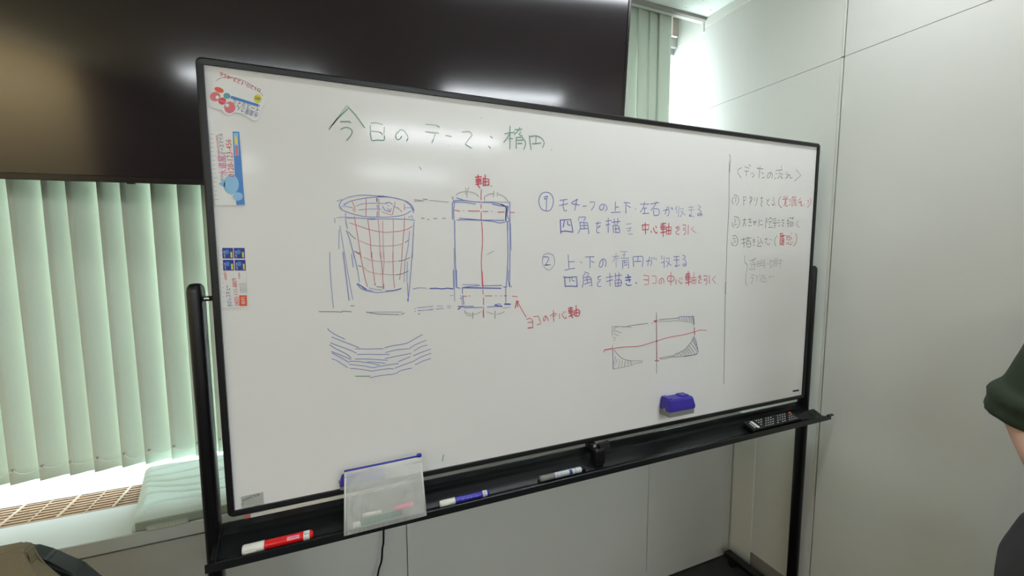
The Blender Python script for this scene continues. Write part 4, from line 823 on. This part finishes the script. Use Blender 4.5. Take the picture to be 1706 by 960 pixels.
# ================================================================== remote control
M_rem = mat('remote_black', rgb(20, 20, 22), .4); M_key = mat('key_grey', rgb(205, 207, 208), .5)
rm = thing('remote_control', 'black remote control with rows of small keys, at the right end of the tray', 'remote control')
Lr = .242; rm.location = (1.2505, .9345, H-.6035); rm.rotation_euler = (math.radians(17), 0, math.radians(.5)); WY = .044
obj('remote_body', B(0, Lr, 0, WY, -.013, 0, .003, 2), M_rem, rm)
obj('name_strip', B(Lr*.10, Lr*.145, .006, WY-.006, 0, .0008, .0004, 1), P_white, rm, label='white oval strip')
b = bmesh.new()
for k in range(5): box(b, Lr*.05, Lr*.085, .010+k*.005, .0125+k*.005, 0, .0004)
obj('small_print', b, M_key, rm, kind='stuff')
km = None
for i in range(15):
    for j in range(4):
        if (i*7+j*3) % 5 == 0 or i in (7,) and j in (0, 3) or i > 12 and j == 3: continue
        if km is None: o = obj('key', B(-.0024, .0024, -.0018, .0018, 0, .0010, .0004, 1), M_key, rm); km = o.data
        else: o = obj('key', km, None, rm)
        o.location = (Lr*(.22+i*.050), .008+j*.0092, 0)
obj('power_key', tube(bmesh.new(), [(Lr*.93, WY-.009, -.001), (Lr*.93, WY-.009, .0022)], .0045, 14), mat('orange_red_key', rgb(214, 88, 62), .4), rm, label='orange red power key')

ct = obj('cloth_tag', B(.028, .118, -.0085, -.0062, -.0, .0135, .0005, 1), mat('tag_cloth', rgb(176, 186, 166), .7), cu)
b = bmesh.new()
for k in range(11): ribbon(b, [(.034+k*.0073+q*.0012, .004+.005*((k*3+q*2) % 3)/2) for q in range(4)], .0011, -.0088)
me = bpy.data.meshes.new('t'); b.to_mesh(me); b.free()
obj('tag_lettering', me, P_white, ct, kind='stuff')
# ================================================================== person at the right edge
PB = Vector((1.33, .155, 0))
def W(r, f, u): return Vector((PB.x-f, PB.y+r, u))
def ell(b, c, rx, ry, rz, n=16):
    bmesh.ops.create_uvsphere(b, u_segments=n, v_segments=n//2+2, radius=1, matrix=Matrix.Translation(c) @ Matrix.Diagonal((ry, rx, rz, 1)))
def loft(b, rows, n=24):
    """rows: (z, half width, half depth, forward shift, side shift)"""
    prev = None
    for z, hw, hd, fs, ss in rows:
        ring = [b.verts.new(W(ss+hw*math.cos(2*math.pi*k/n), fs+hd*math.sin(2*math.pi*k/n), z)) for k in range(n)]
        if prev:
            for k in range(n): b.faces.new((prev[k], prev[(k+1) % n], ring[(k+1) % n], ring[k]))
        else: b.faces.new(ring)
        prev = ring
    b.faces.new(prev[::-1])
def fuse(b, vox, sm=2):
    """merge overlapping closed shapes into one continuous surface"""
    bmesh.ops.recalc_face_normals(b, faces=b.faces)
    me = bpy.data.meshes.new('f'); b.to_mesh(me); b.free(); o = bpy.data.objects.new('f', me); COL.objects.link(o)
    r = o.modifiers.new('r', 'REMESH'); r.mode = 'VOXEL'; r.voxel_size = vox; s = o.modifiers.new('s', 'SMOOTH'); s.iterations = sm*3; s.factor = .5
    m_ = bpy.data.meshes.new_from_object(o.evaluated_get(bpy.context.evaluated_depsgraph_get())); bpy.data.objects.remove(o); return m_
M_skin = mat('skin', rgb(206, 166, 144), .5, noise_s=25, noise_a=.06, bump=.05)
M_shirt = mat('dark_green_fabric', rgb(48, 60, 46), .85, noise_s=200, noise_a=.15, bump=.2)
M_trou = mat('charcoal_trousers', rgb(58, 57, 60), .85, noise_s=200, noise_a=.1, bump=.2)
M_hair = mat('black_hair', rgb(28, 24, 22), .5, noise_s=200, noise_a=.4, bump=.5)
pe = thing('person', 'person at the right edge, dark green short-sleeved top, charcoal trousers, arms folded low', 'person')
b = bmesh.new()
loft(b, [(.84, .15, .10, 0, 0), (.93, .165, .11, 0, 0), (1.05, .135, .095, .01, 0), (1.2, .15, .10, .01, 0), (1.32, .155, .10, 0, 0), (1.385, .12, .075, -.01, 0), (1.42, .06, .055, -.01, 0)])
tube(b, [W(0, -.01, 1.38), W(0, .005, 1.50)], [.058, .052], 16)
ell(b, W(0, .015, 1.585), .073, .090, .110); ell(b, W(0, .045, 1.525), .052, .055, .055)
tube(b, [W(0, .098, 1.60), W(0, .115, 1.568), W(0, .10, 1.558)], [.009, .015, .012], 8)
for s in (-1, 1):
    ell(b, W(s*.075, .005, 1.58), .010, .020, .030, 10)
    sh, el, wr_ = W(s*.145, 0, 1.345), W(s*.223, -.005, 1.083), W(s*.075, .15+.012*s, .935)
    tube(b, [sh, sh.lerp(el, .5), el, el.lerp(wr_, .35), wr_], [.052, .044, .040, .041, .027], 16)
    pc_ = wr_+(wr_-el).normalized()*.045; ell(b, pc_, .024, .040, .045, 12)
    dn = (wr_-el).normalized()
    for q, (off, ln) in enumerate(((-.030, .060), (-.010, .070), (.010, .066), (.028, .052))):
        f0 = pc_+dn*.025+Vector((off, 0, 0)); tube(b, [f0, f0+dn*ln*.5, f0+dn*ln*.8+Vector((0, -s*.018, -.01)), f0+dn*ln+Vector((0, -s*.03, -.02))], [.0095, .009, .0085, .007], 8)
    tube(b, [pc_+Vector((-.02, 0, .01)), pc_+Vector((-.048, 0, -.012)), pc_+Vector((-.055, -s*.008, -.04))], [.012, .0105, .008], 8)
    hp, kn, an = W(s*.095, 0, .87), W(s*.15, .015, .48), W(s*.17, -.01, .08)
    tube(b, [hp, hp.lerp(kn, .5), kn, kn.lerp(an, .35), an], [.088, .072, .054, .052, .036], 16)
    tube(b, [W(s*.17, -.04, .045), W(s*.18, .14, .035)], [.036, .030], 12)
obj('body', fuse(b, .0075), M_skin, pe, smooth=True)
b = bmesh.new()
loft(b, [(.88, .205, .145, 0, 0), (.98, .185, .13, .0, 0), (1.1, .165, .12, .01, 0), (1.25, .172, .12, .01, 0), (1.345, .165, .112, 0, 0), (1.40, .115, .088, -.01, 0), (1.425, .073, .07, -.01, 0)])
for s in (-1, 1):
    sh, el = W(s*.140, 0, 1.345), W(s*.226, -.005, 1.078)
    tube(b, [sh, sh.lerp(el, .45), sh.lerp(el, .72), sh.lerp(el, .86)], [.070, .064, .064, .066], 18)
    for a_, rr in ((.82, .078), (.945, .070)):      # two rolls of the turned-up cuff
        c0 = sh.lerp(el, a_-.05); c1 = sh.lerp(el, a_+.06); tube(b, [c0, c0.lerp(c1, .25), c0.lerp(c1, .75), c1], [rr*.9, rr, rr, rr*.9], 18)
obj('short_sleeved_top', fuse(b, .010, 1), M_shirt, pe, smooth=True)
b = bmesh.new()
loft(b, [(.72, .245, .14, 0, 0), (.80, .242, .145, 0, 0), (.88, .218, .142, 0, 0), (.95, .175, .125, 0, 0), (.97, .165, .12, 0, 0)])
for s in (-1, 1):
    hp, kn, an = W(s*.115, 0, .80), W(s*.155, .015, .48), W(s*.175, -.01, .10)
    tube(b, [hp, hp.lerp(kn, .5), kn, an], [.112, .098, .082, .072], 20)
obj('trousers', fuse(b, .010, 2), M_trou, pe, smooth=True)
for s in (-1, 1):
    b = bmesh.new(); ell(b, W(s*.18, .045, .045), .046, .135, .044, 16); box(b, W(0, .17, 0).x, W(0, -.08, 0).x, PB.y+s*.18-.040, PB.y+s*.18+.040, .001, .03, .01, 2)
    obj('shoe', fuse(b, .008), M_blackp, pe, smooth=True)
b = bmesh.new(); ell(b, W(0, -.012, 1.615), .085, .098, .100, 20); ell(b, W(0, -.045, 1.56), .075, .065, .085, 16); obj('hair', fuse(b, .009), M_hair, pe, smooth=True)
for s in (-1, 1): b = bmesh.new(); ell(b, W(s*.031, .088, 1.592), .012, .010, .008, 10); obj('eye', b, P_white, pe, smooth=True)
for s in (-1, 1): b = bmesh.new(); ell(b, W(s*.031, .0965, 1.592), .005, .003, .005, 8); obj('iris', b, P_blk, pe, smooth=True)
b = bmesh.new(); ell(b, W(0, .098, 1.528), .022, .006, .006, 10); obj('lips', b, mat('lips', rgb(176, 110, 104), .5), pe, smooth=True)

# ------------------------------------------------------------------ put each thing's empty at the base of the thing
bpy.context.view_layer.update()
for r in [o for o in COL.objects if o.type == 'EMPTY' and not o.parent and o.location.length < 1e-6]:
    pts = [o.matrix_world @ Vector(c) for o in r.children_recursive if o.type == 'MESH' for c in o.bound_box]
    lo = [min(p[i] for p in pts) for i in range(3)]; hi = [max(p[i] for p in pts) for i in range(3)]
    d = Vector(((lo[0]+hi[0])/2, (lo[1]+hi[1])/2, lo[2]))
    r.location = d
    for c in r.children: c.location = c.location-d
